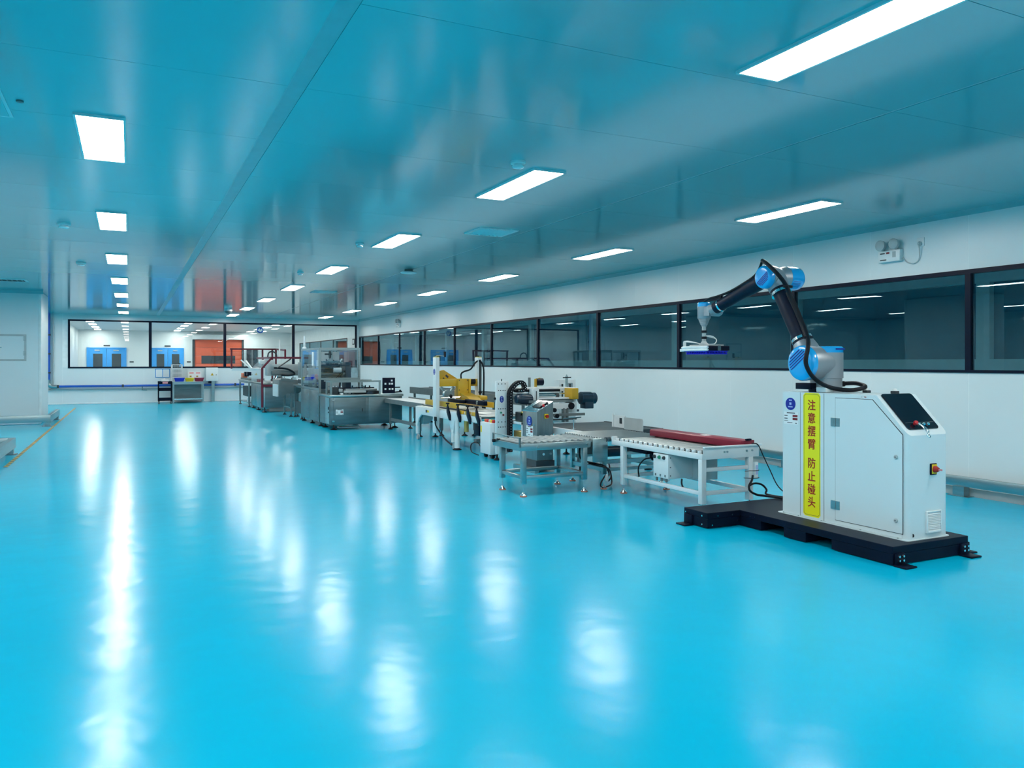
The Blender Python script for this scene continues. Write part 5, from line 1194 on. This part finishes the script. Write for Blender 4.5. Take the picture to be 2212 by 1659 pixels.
sl_ = P('signal_lamp', M().lathe((3.62, 18.4, 1.665), (3.62, 18.4, 1.76), [(0.05, 0), (0.045, 0.3), (0.025, 0.5), (0.025, 1)], 14), 'plastic_white', g2)
P('lamp_stack', M().cyl((3.62, 18.4, 1.76), (3.62, 18.4, 1.96), 0.026, 12), 'paper', sl_)

rnd = random.Random(3)
for i in range(16):      # valves, cylinders and brackets inside the clear guards
    x, y, z = 3.70 + 0.65 * rnd.random(), 16.95 + 1.2 * rnd.random(), 0.80 + 0.5 * rnd.random()
    if i % 2: P('air_cylinder', M().cyl((x, y, z), (x + 0.03, y, z + 0.16 + 0.1 * rnd.random()), 0.022, 10), ('chrome', 'dark_gray', 'mid_gray')[i % 3], g2)
    else: B('guide_bracket', (x, x + 0.08, y, y + 0.1, z, z + 0.07 + 0.12 * rnd.random()), ('dark_gray', 'steel', 'motor')[i % 3], g2, bevel=0.006)
for i in range(10):
    x = 3.66 + 0.09 * i
    P('air_cylinder', M().cyl((x, 15.95 + 0.03 * (i % 3), 0.70), (x, 15.95, 0.80 + 0.1 * ((i * 7) % 4) / 4), 0.016, 8), ('dark_gray', 'chrome', 'motor')[i % 3], g1)
# ------------------------------------------------ cartoner with red guard frame
rm = T('cartoning_machine', 'stainless cartoning machine behind a dark red tubular guard frame', 'packing machine', (3.9, 23.2, 0))
B('cabinet_body', (3.27, 4.7, 22.10, 24.5, 0.09, 0.74), 'steel', rm, bevel=0.006)
for y0, y1 in ((22.14, 23.28), (23.32, 24.46)): B('door', (3.255, 3.27, y0, y1, 0.11, 0.72), 'steel', rm, bevel=0.003)
B('front_panel', (3.30, 4.1, 22.085, 22.10, 0.12, 0.70), 'steel_panel', rm, bevel=0.003)
B('cabinet_top', (3.24, 4.72, 22.07, 24.52, 0.74, 0.775), 'steel_dark', rm)
B('guard_panel', (3.26, 3.266, 22.6, 24.48, 0.79, 1.17), 'acrylic', rm, smooth=0)
P('guard_panel', M().add([(3.26, 22.6, 1.17), (3.26, 24.48, 1.17), (3.58, 24.48, 1.50), (3.58, 22.6, 1.50), (3.264, 22.6, 1.166), (3.264, 24.48, 1.166), (3.584, 24.48, 1.496), (3.584, 22.6, 1.496)], [(0, 1, 2, 3), (7, 6, 5, 4), (0, 4, 5, 1), (1, 5, 6, 2), (2, 6, 7, 3), (3, 7, 4, 0)]), 'acrylic', rm, smooth=0)
B('hood_edge', (3.24, 3.30, 22.55, 24.52, 1.155, 1.185), 'plastic_white', rm, bevel=0.01)
P('hood_horn', M().bar((3.24, 24.5, 1.17), (2.98, 24.6, 1.42), 0.05, 0.03).bar((3.26, 24.4, 1.17), (3.12, 24.6, 1.40), 0.05, 0.03), 'plastic_white', rm)
w = 0.05
def rbar(p0, p1): P('guard_tube', M().bar(p0, p1, w, w), 'dark_red', rm)
ya = 22.02
rbar((3.21, ya, 0.13), (3.21, ya, 1.19)); rbar((3.20, ya, 1.18), (3.47, ya, 1.48)); rbar((3.45, ya, 1.475), (4.55, ya, 1.475)); rbar((3.23, ya, 0.72), (3.62, ya, 0.72)); rbar((4.55, ya, 0.72), (4.55, ya, 1.475))
rbar((3.45, ya, 1.475), (3.45, 24.6, 1.475)); rbar((4.55, ya, 1.475), (4.55, 24.6, 1.475))
yb = 26.2
gf = T('safety_barrier', 'dark red tubular guard frame standing behind the cartoning machine', 'barrier', (3.3, 26.2, 0))
def rbar(p0, p1): P('guard_tube', M().bar(p0, p1, w, w), 'dark_red', gf)
q0 = aty(497, 754, yb); q1 = aty(597, 754.5, yb)
rbar(q0, q1)
for u in (500, 567, 588, 596): 
    q = aty(u, 754, yb); rbar((q[0], yb, 1.15 if u == 500 else 0.0), q)
rbar((q1[0], yb, q1[2]), (q1[0], 24.6, q1[2] - 0.05)); rbar((q1[0], 24.6, q1[2] - 0.05), (q1[0], 24.6, 1.45))
B('dark_guard', (q0[0] + 0.05, q0[0] + 1.0, yb + 0.02, yb + 0.03, 1.08, q0[2] - 0.05), 'acrylic', gf, smooth=0)
B('transfer_head', (3.40, 4.4, 22.4, 22.8, 0.98, 1.30), 'light_gray', rm, bevel=0.02); B('transfer_head', (3.5, 4.55, 22.25, 22.45, 1.0, 1.12), 'mid_gray', rm, bevel=0.03)
P('cable_chain', M().tube([(3.55, 22.2, 1.20), (3.85, 22.2, 1.18), (4.05, 22.2, 1.10), (4.1, 22.2, 1.02), (3.95, 22.2, 0.99), (3.75, 22.2, 1.0)], 0.025, 8), 'black_rubber', rm)
for i in range(6): B('pusher_block', (3.35 + 0.2 * i, 3.47 + 0.2 * i, 22.15, 22.4, 0.79, 0.86 + 0.03 * (i % 3)), ('light_gray', 'plastic_white', 'mid_gray')[i % 3], rm, bevel=0.01)
B('red_sticker', (3.252, 3.26, 22.7, 23.3, 0.80, 0.88), 'label_red', rm)
B('print_head', (3.30, 3.7, 23.0, 23.3, 1.30, 1.42), 'plastic_white', rm, bevel=0.02)
P('bail_handle', M().tube([(3.55, 23.3, 1.48), (3.58, 23.3, 1.62), (3.68, 23.3, 1.66), (3.78, 23.3, 1.60), (3.80, 23.3, 1.48)], 0.02, 8), 'dark_gray', rm)
P('gas_strut', M().cyl((3.62, 22.06, 1.20), (3.98, 22.06, 1.45), 0.018, 8), 'dark_gray', rm)
for x, y in ((3.28, 22.06), (3.32, 24.4), (3.3, 23.3), (4.6, 22.2), (4.6, 24.4)): foot(x, y, 0.13, rm, 0.07)
B('floor_pan', (3.4, 4.3, 22.0, 22.4, 0.02, 0.09), 'mid_gray', rm)
for i in range(16):
    x, y, z = 3.36 + 1.1 * rnd.random(), 22.12 + 0.5 * rnd.random(), 0.78
    if i % 2: P('pusher_rod', M().cyl((x, y, z), (x + 0.1, y, z + 0.12 + 0.1 * rnd.random()), 0.02, 8), ('chrome', 'dark_gray', 'plastic_white')[i % 3], rm)
    else: B('guide_bracket', (x, x + 0.1, y, y + 0.1, z, z + 0.06 + 0.14 * rnd.random()), ('dark_gray', 'steel', 'mid_gray')[i % 3], rm, bevel=0.008)
sp_ = P('signal_pole', M().cyl((q1[0] - 0.1, 25.0, 1.4), (q1[0] - 0.1, 25.0, 2.05), 0.02, 10), 'plastic_white', rm)

fd_ = T('magazine_feeder', 'small stainless feeder stand with orange and black boxes on top', 'packing machine', (3.35, 26.0, 0))
frame_box(fd_, 3.22, 3.75, 24.8, 27.0, 0.08, 0.76, 0.045, 'steel')
B('table_top', (3.20, 3.77, 24.78, 27.02, 0.76, 0.80), 'light_gray', fd_)
for i, (y, mt) in enumerate(((26.9, 'orange'), (26.6, 'orange'), (26.2, 'black_paint'), (25.6, 'black_paint'))): B('magazine_box', (3.28, 3.40, y - 0.14, y + 0.14, 0.82 + 0.04 * i, 1.0 + 0.05 * (i > 1)), mt, fd_, bevel=0.01)
B('magazine_rail', (3.25, 3.7, 24.9, 26.9, 0.80, 0.86), 'mid_gray', fd_)
B('drive_box', (3.26, 3.6, 25.2, 26.4, 0.30, 0.60), 'dark_gray', fd_); P('white_bottle', M().lathe((3.3, 25.3, 0.13), (3.3, 25.3, 0.32), [(0.05, 0), (0.05, 0.6), (0.02, 0.8), (0.02, 1)], 12), 'paper', fd_)
B('lower_shelf', (3.24, 3.73, 24.85, 26.95, 0.11, 0.13), 'steel', fd_)
for x in (3.25, 3.72):
    for y in (24.85, 26.95): foot(x, y, 0.09, fd_)

hp = T('chute_hopper', 'grey sheet-metal chute hopper on thin legs beside the red frame', 'hopper', (3.6, 20.3, 0))
P('hopper_shell', M().prism([(3.32, 0.50), (3.32, 0.92), (3.55, 0.95), (3.88, 0.86), (3.98, 0.72), (3.80, 0.58), (3.50, 0.58), (3.42, 0.50)], 'y', 20.0, 21.0), 'mid_gray', hp, bevel=0.01)
P('hopper_lip', M().bar((3.36, 20.0, 0.93), (3.9, 20.0, 0.86), 0.03, 0.06), 'mid_gray', hp)
B('hopper_hatch', (3.28, 3.32, 20.1, 20.7, 0.50, 0.80), 'plastic_white', hp)
for x, y in ((3.62, 20.05), (3.78, 20.05), (3.62, 20.95), (3.90, 20.95)):
    B('leg', (x - 0.022, x + 0.022, y - 0.022, y + 0.022, 0.05, 0.60), 'steel', hp); foot(x, y, 0.06, hp)
B('brace', (3.64, 3.76, 20.04, 20.06, 0.20, 0.23), 'steel', hp); B('brace', (3.60, 3.62, 20.07, 20.93, 0.20, 0.23), 'steel', hp)
tb = T('transfer_table', 'small stainless transfer stand with grey boxes beside the wrapping machine', 'packing machine', (4.0, 19.2, 0))
frame_box(tb, 3.66, 4.4, 18.95, 19.85, 0.05, 0.78, 0.04, 'steel'); B('table_top', (3.64, 4.42, 18.93, 19.87, 0.78, 0.81), 'mid_gray', tb)
B('drive_box', (3.70, 4.1, 19.1, 19.6, 0.81, 0.97), 'plastic_white', tb, bevel=0.01); B('grille', (3.69, 3.70, 19.15, 19.55, 0.84, 0.94), 'dark_gray', tb); B('bracket_tower', (3.72, 3.86, 19.3, 19.7, 0.97, 1.35), 'mid_gray', tb, bevel=0.01)
B('cable_tray', (3.68, 3.72, 19.0, 19.8, 0.12, 0.4), 'dark_gray', tb)
for x, y in ((3.68, 18.97), (3.68, 19.83), (4.38, 18.97), (4.38, 19.83)): foot(x, y, 0.06, tb)

# ================================================================== things along the back wall
YW = 28.9
ct = T('tool_cart', 'black three-shelf tool trolley on castors before the back wall', 'trolley', (1.04, 28.1, 0))
for x in (0.83, 1.22):
    for y in (27.9, 28.28): B('upright', (x, x + 0.03, y, y + 0.03, 0.08, 0.70), 'black_paint', ct)
for z in (0.10, 0.42, 0.64): P('shelf_tray', M().box(0.83, 1.25, 27.9, 28.31, z, z + 0.015).box(0.83, 1.25, 27.9, 27.91, z, z + 0.09).box(0.83, 1.25, 28.3, 28.31, z, z + 0.09), 'black_paint', ct)
for x in (0.86, 1.22):
    for y in (27.93, 28.28): P('castor', M().cyl((x - 0.02, y, 0.045), (x + 0.02, y, 0.045), 0.045, 12).box(x - 0.02, x + 0.02, y - 0.015, y + 0.015, 0.045, 0.10), 'mid_gray', ct)
B('notice', (0.96, 1.12, 27.892, 27.9, 0.655, 0.715), 'pink', ct)
tag(P('white_device', M().box(0.93, 1.15, 28.0, 28.2, 0.655, 0.78).cyl((0.98, 28.1, 0.78), (1.05, 28.1, 0.80), 0.03, 8), 'plastic_white', bevel=0.03, loc=(1.04, 28.1, 0.655)), 'rounded white device on the black trolley top', 'device')
wt = T('steel_table', 'stainless work table against the back wall', 'table', (1.74, 28.45, 0))
B('table_top', (1.26, 2.25, 28.12, 28.74, 0.685, 0.71), 'steel', wt, bevel=0.004)
for x in (1.28, 2.19):
    for y in (28.14, 28.69): B('leg', (x, x + 0.04, y, y + 0.04, 0.0, 0.685), 'steel', wt)
B('brace', (1.32, 2.19, 28.15, 28.17, 0.12, 0.15), 'chrome', wt); B('lower_shelf', (1.32, 2.19, 28.17, 28.68, 0.10, 0.12), 'steel', wt); B('apron', (1.32, 2.19, 28.14, 28.16, 0.62, 0.685), 'steel', wt)
B('back_panel', (1.32, 2.19, 28.68, 28.70, 0.12, 0.62), 'steel_panel', wt)
rk = T('parts_rack', 'white rack with wire shelves on the steel table', 'rack', (1.42, 28.6, 0.71))
for x in (1.25, 1.56):
    for y in (28.5, 28.75): B('upright', (x, x + 0.035, y, y + 0.03, 0.71, 1.28), 'plastic_white', rk)
for z in (0.84, 0.98, 1.12, 1.26): P('shelf', M().box(1.25, 1.595, 28.5, 28.78, z, z + 0.02), 'plastic_white', rk)
m = M()
for i in range(9): m.box(1.29 + 0.033 * i, 1.297 + 0.033 * i, 28.505, 28.51, 0.72, 1.27)
for i in range(14): m.box(1.285, 1.565, 28.505, 28.509, 0.74 + 0.038 * i, 0.745 + 0.038 * i)
P('wire_front', m, 'light_gray', rk)
tag(P('loose_parts', M().ball((1.40, 28.62, 1.30), 0.035, sc=(2.2, 1, 0.7)).ball((1.50, 28.62, 1.30), 0.03, sc=(1.5, 1, 0.8)), 'dark_gray', loc=(1.42, 28.62, 1.28)), 'small dark part lying on the white rack top', 'part')
def tub(x0, x1, mt, label):
    t = T('storage_tub', label, 'tub', ((x0 + x1) / 2, 28.35, 0.71), 'coloured tubs on the steel table')
    P('shell', M().add([(x0 + 0.03, 28.24, 0.71), (x1 - 0.03, 28.24, 0.71), (x1 - 0.03, 28.44, 0.71), (x0 + 0.03, 28.44, 0.71), (x0, 28.2, 0.83), (x1, 28.2, 0.83), (x1, 28.48, 0.83), (x0, 28.48, 0.83), (x0 + 0.02, 28.22, 0.83), (x1 - 0.02, 28.22, 0.83), (x1 - 0.02, 28.46, 0.83), (x0 + 0.02, 28.46, 0.83), (x0 + 0.045, 28.255, 0.72), (x1 - 0.045, 28.255, 0.72), (x1 - 0.045, 28.425, 0.72), (x0 + 0.045, 28.425, 0.72)],
      [(0, 1, 5, 4), (1, 2, 6, 5), (2, 3, 7, 6), (3, 0, 4, 7), (3, 2, 1, 0), (4, 5, 9, 8), (5, 6, 10, 9), (6, 7, 11, 10), (7, 4, 8, 11), (8, 9, 13, 12), (9, 10, 14, 13), (10, 11, 15, 14), (11, 8, 12, 15), (12, 13, 14, 15)]), mt, t)
    B('rim', (x0 - 0.008, x1 + 0.008, 28.192, 28.2, 0.81, 0.835), mt, t)
tub(1.33, 1.64, 'tub_blue', 'blue plastic tub on the steel table'); tub(1.66, 1.93, 'tub_yellow', 'yellow plastic tub between the blue and red tubs'); tub(1.95, 2.24, 'tub_red', 'dark red plastic tub on the steel table')
def leaflet(x0, x1, label):
    t = T('standing_notice', label, 'notice', ((x0 + x1) / 2, 28.6, 0.71), 'notices behind the tubs')
    B('sheet', (x0, x1, 28.6, 28.608, 0.71, 1.04), 'paper', t); B('heading', (x0 + 0.03, x1 - 0.03, 28.598, 28.6, 0.97, 1.01), 'pink', t)
    B('picture', (x0 + 0.04, x0 + 0.10, 28.598, 28.6, 0.85, 0.90), 'brass', t)
leaflet(1.78, 1.975, 'white notice with pink heading behind the yellow tub'); leaflet(1.985, 2.18, 'white notice with pink heading behind the red tub')
nb = T('notice_board', 'blue-framed board with two white sheets on the back wall', 'notice board', (0.99, YW, 0.98))
B('backing', (0.77, 1.22, YW - 0.015, YW, 0.84, 1.135), 'door_blue', nb)
for a, b in ((0.79, 0.985), (1.005, 1.20)): B('sheet', (a, b, YW - 0.018, YW - 0.015, 0.86, 1.115), 'paper', nb)
eb = T('electric_box', 'light grey electrical box with yellow warning triangle on back wall', 'electrical box', (2.53, YW, 0.95))
B('box_body', (2.34, 2.73, YW - 0.20, YW, 0.71, 1.17), 'wall_panel', eb, bevel=0.006)
P('warning_triangle', M().prism([(2.49, 0.90), (2.59, 0.90), (2.54, 0.99)], 'y', YW - 0.203, YW - 0.20), 'yellow', eb)
P('lock', M().cyl((2.67, YW - 0.2, 0.92), (2.67, YW - 0.21, 0.92), 0.015, 8), 'mid_gray', eb)
B('duct', (2.52, 2.62, YW - 0.20, YW - 0.14, 0.0, 0.71), 'steel', eb); B('cable_plate', (2.43, 2.60, YW - 0.18, YW - 0.02, 0.64, 0.71), 'black_paint', eb)
# emergency-exit sign and red box seen beyond the glass
ex = T('exit_sign', 'small black and white sign plate on wall beyond the back window', 'sign', (XW, 29.8, 1.9))
B('plate', (XW - 0.012, XW, 29.55, 29.85, 2.02, 2.25), 'ink', ex); B('pictogram', (XW - 0.014, XW - 0.012, 29.60, 29.80, 2.06, 2.21), 'paper', ex)
rb_ = T('fire_cabinet', 'red cabinet at right wall beyond the back window', 'cabinet', (XW - 0.2, 29.8, 0))
B('cabinet_body', (XW - 0.25, XW, 29.4, 30.2, 0, 1.85), 'red', rb_, bevel=0.01); B('handle', (XW - 0.26, XW - 0.25, 29.78, 29.80, 0.9, 1.05), 'chrome', rb_)
sx, _, sz = aty(562, 713, YB)
st_ = T('window_sticker', 'round blue sticker with white mark on the back window', 'sticker', (sx, YB + 0.018, sz))
P('disc', M().prism(ellipse(sx, sz, 0.115, 0.11, 24), 'y', YB + 0.017, YB + 0.0195), 'pipe_blue', st_)
P('white_mark', M().prism([(sx - 0.09, sz - 0.02), (sx - 0.02, sz + 0.07), (sx + 0.01, sz), (sx + 0.05, sz + 0.06), (sx + 0.09, sz - 0.01), (sx + 0.02, sz - 0.07)], 'y', YB + 0.015, YB + 0.017), 'paper', st_)
P('arrow_bar', M().box(sx - 0.19, sx - 0.115, YB + 0.017, YB + 0.0195, sz - 0.015, sz + 0.01).box(sx + 0.115, sx + 0.19, YB + 0.017, YB + 0.0195, sz - 0.015, sz + 0.01), 'paper', st_)
